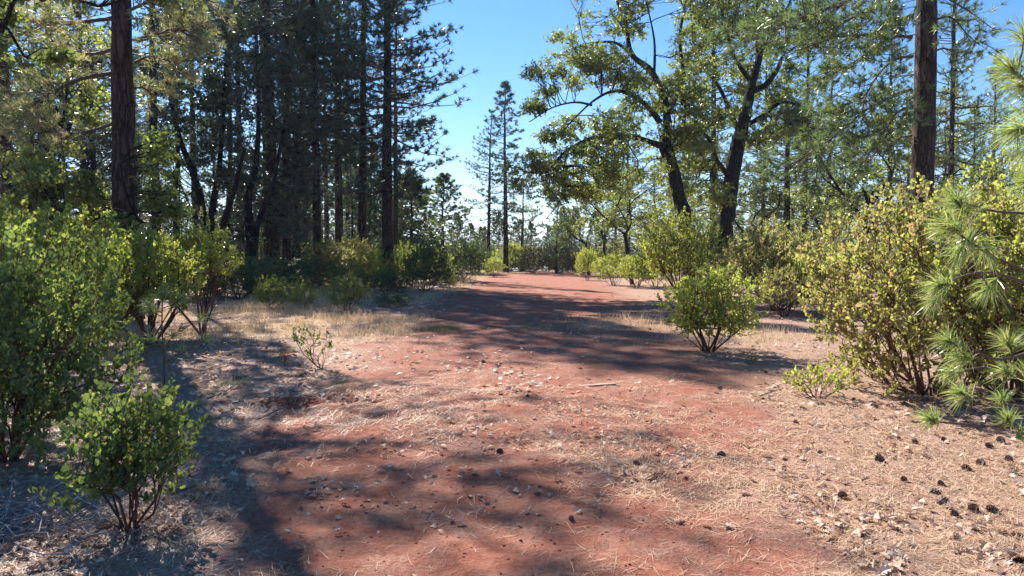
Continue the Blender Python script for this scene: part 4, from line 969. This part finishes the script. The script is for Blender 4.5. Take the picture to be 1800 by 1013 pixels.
# ================================================================== near pine at the right border
def near_pine():
    D = 4.9
    base = np.array([(2010 - CX) / F * D, D + 0.25, 0.0]); base[2] = gz_at(base[0], base[1])
    t = empty('young_pine', base, 0, 'young pine with long-needled boughs reaching in from the right border', 'tree')
    rg = np.random.default_rng(201)
    n = 14; z = np.linspace(-0.03, 4.2, n)
    P = np.stack([0.05 * np.sin(z * 1.2), 0.04 * np.cos(z), z], 1)
    mb = MB(); tubes(mb, P[None], np.linspace(0.055, 0.012, n)[None], 10)
    link('trunk', mb.mesh('trunk', M['pine_bark'], True), t)
    def bough(pts, tufts, r=0.010):
        p = smooth_path([W(*q) for q in pts]) - base
        # carry the bough back to the trunk
        z0 = p[0][2] - 0.12
        start = np.array([np.interp(z0, P[:, 2], P[:, 0]), np.interp(z0, P[:, 2], P[:, 1]), z0])
        p = smooth_path([start, (start + p[0]) / 2 + [0, 0, -0.03], p[0], p[len(p) // 2], p[-1]])
        mb = MB(); tubes(mb, p[None], np.linspace(r * 1.7, r * 0.5, len(p))[None], 7)
        o = link('bough', mb.mesh('bough', M['twig_grey'], True), t)
        fo = MB(); tws = []
        for (x, y, d, L, nn, ax) in tufts:
            c = W(x, y, d) - base
            k = int(np.argmin(np.linalg.norm(p - c, axis=1)))
            q = p[k]
            if np.linalg.norm(q - c) > 0.03:
                tws.append((np.array([q, (q + c) / 2 + rg.normal(size=3) * 0.01, c]), np.array([r * 0.7, r * 0.6, r * 0.45])))
            a = unit(np.array(ax, float))[None]
            needles(fo, rg, c[None], a, int(nn * 1.6), L * 1.15, 0.0040, (5, 78), back=0.5, bent=True, droop=0.12,
                    tone=lambda r_, T, i: np.clip(0.35 + 0.65 * r_.random(len(i)), 0, 1) * (r_.random(len(i)) > 0.07))
        for q3, r3 in tws:
            tw = MB(); tubes(tw, q3[None], r3[None], 5); link('twig', tw.mesh('twig', M['twig_grey'], True), o)
        link('needle_spray', fo.mesh('needles', M['needle_near']), o, 'stuff')
    A = (-1, 0, 0.25)
    bough([(1840, 190, 4.9), (1810, 150, 4.8), (1775, 118, 4.7)], [(1775, 118, 4.7, .20, 110, (-.7, 0, .7)), (1790, 150, 4.8, .2, 80, (-.9, .2, .2)), (1800, 60, 4.8, .19, 80, (-.3, 0, 1)), (1812, 190, 4.8, .2, 80, (-1, 0, -.3))])
    bough([(1850, 270, 4.9), (1815, 245, 4.8), (1790, 232, 4.6)], [(1785, 228, 4.6, .2, 110, (-1, 0, -.1)), (1805, 262, 4.7, .2, 80, (-.8, 0, -.6)), (1820, 225, 5.0, .2, 60, (-.5, .5, .5))])
    bough([(1860, 380, 4.9), (1800, 376, 4.75), (1720, 368, 4.6), (1682, 352, 4.5)], [(1682, 352, 4.5, .17, 120, (-.6, 0, .8)), (1700, 364, 4.55, .16, 60, (-.3, -.4, .8)), (1835, 375, 4.9, .18, 60, (-.2, -.2, .8))])
    bough([(1860, 500, 4.9), (1790, 482, 4.8), (1745, 450, 4.6), (1695, 420, 4.45), (1668, 398, 4.4)], [(1668, 398, 4.4, .17, 130, (-.9, 0, .35)), (1700, 428, 4.5, .17, 80, (.1, -.2, .9)), (1735, 440, 4.55, .17, 70, (.3, 0, -.5)), (1690, 440, 4.45, .16, 70, (-.4, 0, -.9))])
    bough([(1860, 520, 4.9), (1770, 470, 4.85), (1720, 490, 4.7), (1655, 500, 4.6)], [(1650, 500, 4.6, .15, 110, (-1, 0, 0)), (1640, 530, 4.65, .13, 60, (-.8, 0, -.6)), (1740, 510, 4.7, .16, 60, (-.4, 0, -.8))])
    bough([(1870, 600, 4.9), (1790, 640, 4.75), (1740, 622, 4.6), (1690, 600, 4.55)], [(1690, 625, 4.5, .14, 90, (-1, 0, .3)), (1665, 598, 4.5, .14, 90, (-.9, 0, .5)), (1770, 600, 4.7, .15, 80, (-.4, 0, .9)), (1830, 590, 4.8, .17, 80, (-.5, 0, .8))])
    bough([(1870, 700, 4.9), (1790, 668, 4.8), (1740, 640, 4.75), (1680, 655, 4.7)], [(1675, 655, 4.7, .13, 80, (-1, 0, -.1)), (1765, 650, 4.7, .14, 70, (-.6, 0, .5)), (1810, 655, 4.8, .15, 70, (.2, 0, .9))])
    bough([(1880, 730, 4.8), (1800, 715, 4.7), (1735, 705, 4.6), (1690, 690, 4.5)], [(1688, 690, 4.5, .14, 90, (-1, 0, .4)), (1760, 700, 4.6, .13, 60, (-.3, 0, .9)), (1830, 700, 4.7, .15, 80, (-.2, -.2, .9))])
    bough([(1890, 760, 4.6), (1800, 748, 4.5), (1720, 752, 4.4), (1650, 742, 4.3)], [(1635, 735, 4.25, .11, 90, (-.8, 0, .6)), (1770, 735, 4.4, .11, 70, (-.5, 0, .8)), (1800, 760, 4.4, .11, 50, (.3, 0, .2))])
    bough([(1870, 330, 5.0), (1830, 320, 5.2), (1800, 330, 5.3)], [(1800, 320, 5.3, .19, 70, (-.9, 0, .2)), (1815, 350, 5.3, .19, 60, (-.8, 0, -.4))])
    # the leader and unseen upper whorls
    fo = MB()
    zz = np.linspace(1.0, 4.2, 26); aa = rg.uniform(-1.2, 1.2, 26)
    tip = np.stack([np.cos(aa), np.sin(aa), np.full(26, .5)], 1) * (0.75 * (4.5 - zz) / 3.5)[:, None] + np.stack([0 * zz, 0 * zz, zz], 1)
    mb = MB(); tubes(mb, np.stack([np.stack([0 * zz, 0 * zz, zz], 1), tip], 1), np.tile([0.010, 0.004], (26, 1)), 5)
    link('branchwork', mb.mesh('branches', M['twig_grey'], True), t, 'stuff')
    needles(fo, rg, tip, unit(tip - np.stack([0 * zz, 0 * zz, zz - .3], 1)), 60, 0.18, 0.0042, (10, 80), bent=True)
    link('needle_crown', fo.mesh('needles', M['needle_near']), t, 'stuff')
M['needle_near'] = leaf_mat('pine_needle_near', [(0.0, (0.55, 0.45, 0.28)), (0.25, (0.47, 0.44, 0.25)), (0.45, (0.20, 0.27, 0.09)), (0.8, (0.30, 0.38, 0.14)), (1.0, (0.50, 0.52, 0.32))], 0.42, 0.25, 0.8, (1.2, 1.25, 0.7))
near_pine()

def pine_seedling():
    b = G(288, 690)
    t = empty('pine_seedling', (b[0], b[1], gz_at(b[0], b[1])), 0, 'knee-high pine seedling with drooping needle tuft before the left bushes', 'tree')
    rg = np.random.default_rng(202); h = 1.13
    P = np.array([[0, 0, -.02], [.012, 0, .35], [-.01, .01, .7], [.01, 0, h]])
    mb = MB(); tubes(mb, smooth_path(P)[None], np.linspace(.014, .006, 16)[None], 7); link('trunk', mb.mesh('trunk', M['twig_grey'], True), t)
    fo = MB(); mb = MB()
    A = [((0.01, 0, h), (0, 0, 1), 120, .19)]
    for (z, a, l, nn) in [(.95, 0.3, .22, 50), (.9, 2.9, .20, 50), (.86, 4.4, .2, 40), (.6, 0.2, .42, 40), (.55, 3.4, .15, 26), (.5, 5.5, .3, 30), (.33, 0.0, .5, 26), (.3, 1.2, .3, 20)]:
        s = np.array([0, 0, z]); e = s + np.array([math.cos(a) * l, math.sin(a) * l, l * 0.55])
        tubes(mb, np.array([[s, (s + e) / 2 - [0, 0, .02], e]]), np.array([[.006, .005, .003]]), 5)
        A.append((tuple(e), (math.cos(a), math.sin(a), .8), nn, .15))
        A.append((tuple((s + e) / 2 + [0, 0, .02]), (math.cos(a), math.sin(a), .8), nn // 2, .13))
    for p, a, nn, L in A:
        needles(fo, rg, np.array([p]), unit(np.array([a], float)), nn, L, 0.0075, (10, 85), bent=True, droop=0.15)
    link('branchwork', mb.mesh('branches', M['twig_grey'], True), t, 'stuff')
    link('needle_crown', fo.mesh('needles', M['needle_near']), t, 'stuff')
pine_seedling()

# ================================================================== ground litter
def on_ground(x, y, dz=0.0):
    return np.stack([x, y, hgt(x, y) + dz], 1)
def spread_pts(rng, n, r0, r1, half=48, pw=1.0):
    u = rng.random(n); r = r0 * (r1 / r0) ** (u ** pw)
    a = R(half) * (2 * rng.random(n) - 1)
    return r * np.sin(a), r * np.cos(a)

def litter_needles():
    rng = np.random.default_rng(301)
    x, y = spread_pts(rng, 190000, 2.6, 17, 41)
    pm = path_mask(x, y)
    r = np.interp(y, _py, _pr)
    clump = fbm(x, y, 1.5, 4, 12)
    near_bare = np.exp(-(((x + 0.1) / 1.75) ** 4 + ((y - 3.4) / 1.45) ** 4)) + 0.85 * np.exp(-(((x - 0.0) / 0.42) ** 2 + ((y - 5.8) / 2.0) ** 4)) + 0.7 * np.exp(-(((x + 1.2) / 1.0) ** 2 + ((y - 5.0) / 0.9) ** 2))
    dens = np.where(pm > 0.5, 0.10 + 0.9 * sstep(0.42, 0.56, clump), 1.0) * (1 - 0.92 * np.clip(near_bare, 0, 1))
    dens = dens * (0.35 + 1.0 * sstep(0.40, 0.62, fbm(x, y, 4.5, 3, 71)))
    dens = dens * np.where(x < -2.8, 0.30, 1.0) * np.where((x > 0.3) & (y < 9), 1.25, 1.0)
    k = rng.random(len(x)) < dens
    x, y = x[k], y[k]; n = len(x)
    a = rng.normal(size=n) * 0.7 + np.where(rng.random(n) < 0.5, 2.4, 0.6) + fbm(x, y, 0.8, 2, 44) * 2
    L = rng.uniform(0.07, 0.17, n); d = np.hypot(x, y)
    w = np.clip(0.0006 * d, 0.0024, 0.010) * rng.uniform(0.7, 1.2, n) * 0.5
    c = rng.normal(size=n) * 0.35
    dx, dy = np.cos(a), np.sin(a)
    lift = rng.random(n) ** 2 * 0.016 + 0.003
    mb = MB()
    p0x, p0y = x, y; p1x = x + dx * L * .5; p1y = y + dy * L * .5
    dx2, dy2 = np.cos(a + c), np.sin(a + c); p2x = p1x + dx2 * L * .5; p2y = p1y + dy2 * L * .5
    P0 = on_ground(p0x, p0y, .003); P1 = on_ground(p1x, p1y, 0); P1[:, 2] += lift; P2 = on_ground(p2x, p2y, 0); P2[:, 2] += 0.003 + lift * rng.random(n)
    s = np.stack([-dy, dx, np.zeros(n)], 1) * w[:, None]
    V = np.stack([P0 - s, P0 + s, P1 + s, P1 - s, P2], 1).reshape(-1, 3)
    b = np.arange(n)[:, None] * 5
    mb.v.append(V); mb.t.append(np.repeat(rng.random(n), 5)); mb.n = len(V)
    nf = d < 9
    mb.f[4].append((b + np.array([0, 3, 2, 1]))[nf]); mb.f[3].append((b + np.array([3, 4, 2]))[nf]); mb.f[3].append((b + np.array([0, 4, 1]))[~nf])
    link('pine_needle_litter', mb.mesh('needle_litter', M['litter_needle']), None, 'stuff')
    return n
def litter_leaves():
    rng = np.random.default_rng(302)
    x, y = spread_pts(rng, 52000, 2.6, 30, 46)
    pm = path_mask(x, y); clump = fbm(x, y, 1.1, 4, 15)
    dens = np.where(pm > 0.5, 0.03 + 0.22 * sstep(0.5, 0.66, clump), 0.40)
    strip = np.exp(-(((x + 0.9 + 0.0 * y) / 0.9) ** 2)) * sstep(4.5, 6, y) * (1 - sstep(11, 14, y))
    strip2 = np.exp(-(((x - 0.55) / 0.35) ** 2)) * sstep(4.6, 5.2, y) * (1 - sstep(7.5, 9, y))
    dens = dens + 0.45 * strip * sstep(0.42, 0.6, clump) + 0.4 * strip2 * sstep(0.40, 0.6, clump)
    near_bare = np.exp(-(((x + 0.1) / 1.75) ** 4 + ((y - 3.4) / 1.45) ** 4))
    dens = dens * (1 - 0.93 * np.clip(near_bare, 0, 1)) * np.where((x < -1.9), 2.4, 1.0) * (1 - 0.6 * dry_mask(x, y))
    dens = dens * (0.15 + 1.5 * sstep(0.48, 0.64, fbm(x, y, 3.2, 3, 72)))
    k = rng.random(len(x)) < dens; x, y = x[k], y[k]; n = len(x)
    a = rng.uniform(0, 2 * PI, n); pos = on_ground(x, y, 0.006 + 0.0)
    pos[:, 2] += rng.random(n) ** 2 * 0.02
    d = np.stack([np.cos(a), np.sin(a), rng.normal(size=n) * 0.28], 1)
    nr = np.stack([rng.normal(size=n) * 0.55, rng.normal(size=n) * 0.45, np.ones(n)], 1)
    size = rng.uniform(0.030, 0.082, n)
    tone = np.clip(rng.beta(2.4, 1.3, n), 0, 1)
    mb = MB(); near = np.hypot(x, y) < 8
    scatter(mb, CURL[0], CURL[1], pos[near], d[near], nr[near], size[near], tone[near], 1.1)
    f = ~near
    scatter(mb, DIAM[0], DIAM[1], pos[f], d[f], nr[f], size[f] * 1.25, tone[f], 1.2)
    link('dry_leaf_litter', mb.mesh('leaf_litter', M['litter_leaf']), None, 'stuff')
def grass():
    rng = np.random.default_rng(303)
    x, y = spread_pts(rng, 430000, 9, 62, 40, 1.0)
    k = rng.random(len(x)) < dry_mask(x, y) * np.where(fbm(x, y, 3.0, 2, 9) > 0.45, 1.0, 0.25) * 0.85; x, y = x[k], y[k]; n = len(x)
    d = np.hypot(x, y); w = np.clip(0.00055 * d, 0.004, 0.02) * 0.5
    h = rng.uniform(0.08, 0.26, n) * (0.6 + 0.8 * fbm(x, y, 0.7, 2, 3))
    a = rng.uniform(0, 2 * PI, n); P = on_ground(x, y, -0.005)
    lean = np.stack([rng.normal(size=n) * 0.35, rng.normal(size=n) * 0.35, np.ones(n)], 1) * h[:, None]
    s = np.stack([np.cos(a), np.sin(a), 0 * a], 1) * w[:, None]
    V = np.stack([P - s, P + s, P + lean], 1).reshape(-1, 3)
    mb = MB(); mb.add(V, np.arange(n * 3).reshape(-1, 3), np.repeat(rng.random(n), 3))
    link('dry_grass', mb.mesh('dry_grass', M['dry_grass']), None, 'stuff')
    # thin dead weeds among the litter nearer by
    x, y = spread_pts(rng, 9000, 4.2, 16, 44); k = (path_mask(x, y) < 0.25) & (fbm(x, y, 0.9, 3, 61) > 0.50); x, y = x[k], y[k]
    # green low grass by the path
    gx = rng.normal(size=9000) * 1.15 - 1.0; gy = 15.6 + rng.normal(size=9000) * 0.22
    gx2 = rng.normal(size=3500) * 0.55 - 3.0; gy2 = 8.75 + rng.normal(size=3500) * 0.35
    gx = np.concatenate([gx, gx2]); gy = np.concatenate([gy, gy2]); k = (fbm(gx, gy, 2.6, 3, 4) > 0.52) & (rng.random(len(gx)) < 0.6); gx, gy = gx[k], gy[k]; n = len(gx)
    P = on_ground(gx, gy, -0.004); h = rng.uniform(0.02, 0.09, n); a = rng.uniform(0, 2 * PI, n)
    lean = np.stack([rng.normal(size=n) * 0.5, rng.normal(size=n) * 0.5, np.ones(n)], 1) * h[:, None]
    s = np.stack([np.cos(a), np.sin(a), 0 * a], 1) * 0.003
    mb = MB(); mb.add(np.stack([P - s, P + s, P + lean], 1).reshape(-1, 3), np.arange(n * 3).reshape(-1, 3), np.repeat(rng.random(n), 3))
    link('green_grass', mb.mesh('green_grass', M['green_grass']), None, 'stuff')
    P = on_ground(x, y, -0.004); n = len(x); h = rng.uniform(0.03, 0.12, n); a = rng.uniform(0, 2 * PI, n)
    lean = np.stack([rng.normal(size=n) * 0.6, rng.normal(size=n) * 0.6, np.ones(n)], 1) * h[:, None]
    s = np.stack([np.cos(a), np.sin(a), 0 * a], 1) * 0.0018
    mb = MB(); mb.add(np.stack([P - s, P + s, P + lean], 1).reshape(-1, 3), np.arange(n * 3).reshape(-1, 3), np.repeat(rng.random(n), 3))
    link('dead_weeds', mb.mesh('dead_weeds', M['dry_grass']), None, 'stuff')
def clods():
    rng = np.random.default_rng(304)
    x, y = spread_pts(rng, 2600, 2.6, 16, 40)
    k = path_mask(x, y) > 0.3; x, y = x[k], y[k]
    xs = rng.normal(size=170) * 0.26 - 2.34; ys = rng.normal(size=170) * 0.11 + 7.98
    x = np.concatenate([x, xs]); y = np.concatenate([y, ys]); n = len(x)
    sz = rng.uniform(0.004, 0.014, n) ** 1.0; sz[-170:] = rng.uniform(0.012, 0.04, 170)
    ico = np.array([[0, 0, 1], [.89, 0, .45], [.28, .85, .45], [-.72, .53, .45], [-.72, -.53, .45], [.28, -.85, .45], [.72, .53, -.45], [-.28, .85, -.45], [-.89, 0, -.45], [-.28, -.85, -.45], [.72, -.53, -.45], [0, 0, -1]])
    fc = [(0, 1, 2), (0, 2, 3), (0, 3, 4), (0, 4, 5), (0, 5, 1), (1, 6, 2), (2, 7, 3), (3, 8, 4), (4, 9, 5), (5, 10, 1), (2, 6, 7), (3, 7, 8), (4, 8, 9), (5, 9, 10), (1, 10, 6)]
    mb = MB(); P = on_ground(x, y, 0.0)
    scatter(mb, ico * np.array([1, .8, .6]), fc, P, rdir(rng, n) * [1, 1, .3], np.tile([0, 0, 1.0], (n, 1)), sz, rng.random(n))
    link('soil_clods', mb.mesh('soil_clods', M['clod']), None, 'stuff')
litter_needles(); litter_leaves(); grass(); clods()

# ------------------------------------------------------------------ pine cones
def cone_mesh(seed, L=0.085, W_=0.036):
    rng = np.random.default_rng(seed); mb = MB()
    t = np.linspace(-1, 1, 7); r = W_ * 0.35 * np.sqrt(np.clip(1 - t ** 2, 0, 1)) + 0.002
    P = np.stack([t * L / 2, 0 * t, 0 * t], 1); tubes(mb, P[None], r[None], 6, 0.1)
    n = 48; k = np.arange(n); u = (k + .5) / n * 2 - 1; ang = k * 2.39996
    rad = W_ * np.sqrt(np.clip(1 - (u * 0.92) ** 2, 0, 1))
    pos = np.stack([u * L / 2 * 0.92, np.cos(ang) * rad * 0.25, np.sin(ang) * rad * 0.25], 1)
    d = unit(np.stack([0.45 + 0 * u, np.cos(ang), np.sin(ang)], 1))
    nr = unit(np.stack([np.ones(n), -0.45 * np.cos(ang), -0.45 * np.sin(ang)], 1))
    tv = np.array([[0, -.12, 0], [.8, -.36, .0], [1.1, 0, .2], [.8, .36, .0], [0, .12, 0]]); tf = [(0, 1, 2, 3), (0, 3, 4)]
    scatter(mb, tv, tf, pos, d, nr, np.maximum(rad * 1.05, 0.010), rng.uniform(.2, 1, n))
    return mb.mesh('cone', M['cone'], False)
cms = [cone_mesh(1), cone_mesh(2, .07, .034), cone_mesh(3, .06, .026)]
cone_px = [(1267, 806, 'pine cone lying alone on bare red soil right of the middle'), (1548, 815, 'dark pine cone left of the cone patch at the right'), (1590, 851, 'pine cone in needles below the dark lone one'),
    (1745, 907, 'black cone of a touching pair near the right border, upper'), (1712, 905, 'black cone of a touching pair near the right border, left'), (1775, 810, 'pine cone at the top right of the cone patch'),
    (1740, 785, 'pine cone topmost in the cone patch below the boughs'), (1725, 820, 'pine cone in the middle of the cone patch'), (1655, 855, 'greyish cone at the left side of the cone patch'),
    (1640, 873, 'small cone beside the greyish one'), (1655, 895, 'cone under the greyish one, above the black pair'), (1680, 915, 'cone just left of the black pair'),
    (1790, 1000, 'cone at the bottom right corner'), (1760, 775, 'cone in the boughs\' shade at far right'), (1785, 835, 'cone at the right border in pale leaves'),
    (1700, 830, 'cone half sunk in needles in the patch'), (1610, 780, 'cone below the low bough tip'), (1580, 773, 'cone left of the low bough tip'),
    (1265, 685, 'dark cone in the long shadow right of the board'), (1340, 702, 'little dark cone at the end of the long shadow'), (927, 703, 'dark cone on the path left of the board'),
    (1143, 578, 'small cone on the path right of the middle'), (990, 538, 'small cone far up the path, left of two'), (1010, 545, 'small cone far up the path, right of two'),
    (1150, 518, 'tiny distant cone near the tall bright bush'), (1075, 517, 'tiny distant cone on the right path half'), (1203, 600, 'cone left of the rounded bush'),
    (1330, 600, 'cone behind the rounded bush shadow'), (1380, 585, 'cone on pale ground before the rusty bushes'), (1430, 640, 'cone left of the large right bush'),
    (1345, 652, 'cone below the shadow of the rounded bush'), (1500, 700, 'cone under the left skirt of the large right bush'), (1540, 715, 'cone under the middle of the large right bush'),
    (1600, 705, 'cone in the shade behind the low bough'), (1690, 760, 'cone under the lowest bough'), (1660, 775, 'cone between lowest bough and cone patch'),
    (878, 797, 'small dark cone in the middle of the trodden soil'), (1120, 820, 'little cone fragment on needles right of the middle'), (425, 835, 'dark cone in the shade right of the near bush'),
    (850, 635, 'small cone on the sunny leaves of the path'), (700, 560, 'cone at the edge of the dry grass'), (1005, 922, 'small cone near the bottom middle'), (1480, 880, 'cone in needles at lower right'), (1520, 950, 'cone among needles at the lower right, nearest'),
    (1440, 800, 'cone in thick needles left of the patch'), (1400, 745, 'cone in grey needles below the creeping sprigs')]
rg = np.random.default_rng(8)
for i, (x, y, lb) in enumerate(cone_px):
    g = G(x, y); o = link('pine_cone', cms[i % 3]); s = rg.uniform(0.72, 0.95) if i < 16 else rg.uniform(0.5, 0.75)
    o.location = (g[0], g[1], gz_at(g[0], g[1]) + 0.018 * s); o.scale = (s,) * 3
    o.rotation_euler = (rg.uniform(0, 6), rg.uniform(-.3, .3), rg.uniform(0, 6))
    prop(o, lb, 'pine cone', 'pine cones on the ground')

# ------------------------------------------------------------------ board, sticks, dead brush
def board():
    g = G(1050, 680); mb = MB(); L, Wd, H = 0.44, 0.07, 0.022
    xs = np.linspace(-L / 2, L / 2, 9); rgb = np.random.default_rng(4)
    pr = np.array([[-Wd / 2, 0], [-Wd / 2 + .003, H - .002], [-Wd / 2 + .006, H], [Wd / 2 - .006, H], [Wd / 2 - .003, H - .002], [Wd / 2, 0]])
    V = np.array([[x + rgb.normal() * .001, p[0] * (1 - 0.25 * abs(x / L) ** 2) + rgb.normal() * .0008, p[1] + .004 * math.sin(x * 6)] for x in xs for p in pr])
    ii = np.arange(len(V)).reshape(9, 6)
    f = np.stack([ii[:-1], ii[1:], np.roll(ii, -1, 1)[1:], np.roll(ii, -1, 1)[:-1]], -1).reshape(-1, 4)
    mb.add(V, f); mb.f[6].append(np.array([ii[0][::-1], ii[-1]]))
    o = link('wooden_board', mb.mesh('board', M['board']))
    o.location = (g[0], g[1], gz_at(g[0], g[1]) + 0.006); o.rotation_euler = (R(4), R(-2), R(7))
    prop(o, 'short weathered reddish board lying across the path', 'board')
board()
def stick(pts, r, label, forks=(), mat='dead_twig', tone=0.15):
    p = smooth_path(pts); b = p[0].copy(); mb = MB()
    tubes(mb, (p - b)[None], np.linspace(r, r * 0.45, len(p))[None], 6, tone)
    for f in forks:
        q = smooth_path(f); tubes(mb, (q - b)[None], np.linspace(r * .6, r * .25, len(q))[None], 5, tone)
    o = link('stick', mb.mesh('stick', M[mat], True)); o.location = b
    prop(o, label, 'stick')
def gp(x, y, dz=0.01): g = G(x, y); g[2] = gz_at(g[0], g[1]) + dz; return g
stick([gp(365, 702), gp(395, 693, .02), gp(425, 676, .04)], .011, 'dark forked stick lying on pale litter left of the path', [[gp(405, 688, .03), gp(408, 672, .10)], [gp(410, 690, .02), gp(430, 686, .03)]])
stick([gp(440, 610), gp(480, 600, .015), gp(525, 592, .02)], .008, 'long thin pale stick left of the manzanita sprig', (), tone=0.9)
stick([gp(1335, 697), gp(1360, 690, .03), gp(1378, 688, .05)], .008, 'thin stick at the end of the long shadow on the right', ())
stick([gp(455, 735), gp(500, 722, .03), gp(530, 712, .02)], .009, 'dark stick by the scuffed hollow of red earth', ())
stick([gp(100, 975), gp(160, 950, .03), gp(215, 945, .03)], .006, 'pale twig on dead leaves at the lower left corner', (), tone=0.8)
stick([gp(1310, 590), gp(1350, 583, .02), gp(1385, 580, .03)], .009, 'grey stick on pale ground before the rusty bushes', (), tone=0.6)

def dead_brush():
    rg = np.random.default_rng(401); b = G(40, 930); b[2] = gz_at(b[0], b[1])
    mb = MB(); n = 150
    s = np.stack([rg.normal(size=n) * .33 - .15, rg.normal(size=n) * .25, np.abs(rg.normal(size=n)) * .05 + .015], 1)
    a = rg.uniform(0, 2 * PI, n); L = rg.uniform(.12, .5, n)
    dd = np.stack([np.cos(a), np.sin(a), rg.normal(size=n) * .22], 1) * L[:, None]
    p = np.stack([s, s + dd * .35 + rg.normal(size=(n, 3)) * .03, s + dd * .7 + rg.normal(size=(n, 3)) * .03, s + dd], 1); p[..., 2] = np.maximum(p[..., 2], .01)
    tubes(mb, p, (rg.uniform(.0015, .006, n))[:, None] * np.array([1, .8, .6, .3]), 5, rg.random(n) * .7 + .3)
    o = link('dead_brush', mb.mesh('dead_brush', M['dead_twig'], True)); o.location = b
    prop(o, 'tangle of bleached grey dead twigs under the lower left bush', 'brush', None, 'stuff')
dead_brush()
def rust_sprig():
    b = G(500, 645); b[2] = gz_at(b[0], b[1]); rg = np.random.default_rng(402)
    t = empty('dead_sprig', b, 0, 'small rust-orange dead sprig left of the green manzanita sprig', 'sprig')
    mb = MB(); tubes(mb, np.array([[[0, 0, -.01], [.01, 0, .1], [-.01, 0, .2]], [[0, 0, .05], [.03, 0, .12], [.05, .02, .18]]]), np.tile([.005, .004, .002], (2, 1)), 5)
    link('stem', mb.mesh('stem', M['manz_wood'], True), t)
    fo = MB(); n = 60; pos = np.stack([rg.normal(size=n) * .035, rg.normal(size=n) * .03, .06 + rg.random(n) * .16], 1)
    scatter(fo, ROUND[0], ROUND[1], pos, unit(rdir(rg, n) + [0, 0, .3]), rdir(rg, n), rg.uniform(.02, .035, n), np.zeros(n))
    link('foliage', fo.mesh('leaves', M['rust_leaf']), t, 'stuff')
M['rust_leaf'] = leaf_mat('rust_leaf', [(0, (0.42, 0.13, 0.05)), (1, (0.5, 0.2, 0.08))], 0.4)
rust_sprig()
tris = 0; seen = set()  # size check
for o in bpy.data.objects:
    if o.type == 'MESH' and o.data.name not in seen:
        seen.add(o.data.name); tris += sum(max(0, 1) for _ in ()) + len(o.data.loops) - 2 * len(o.data.polygons)
print('TRIS', tris, 'objects', len(bpy.data.objects))
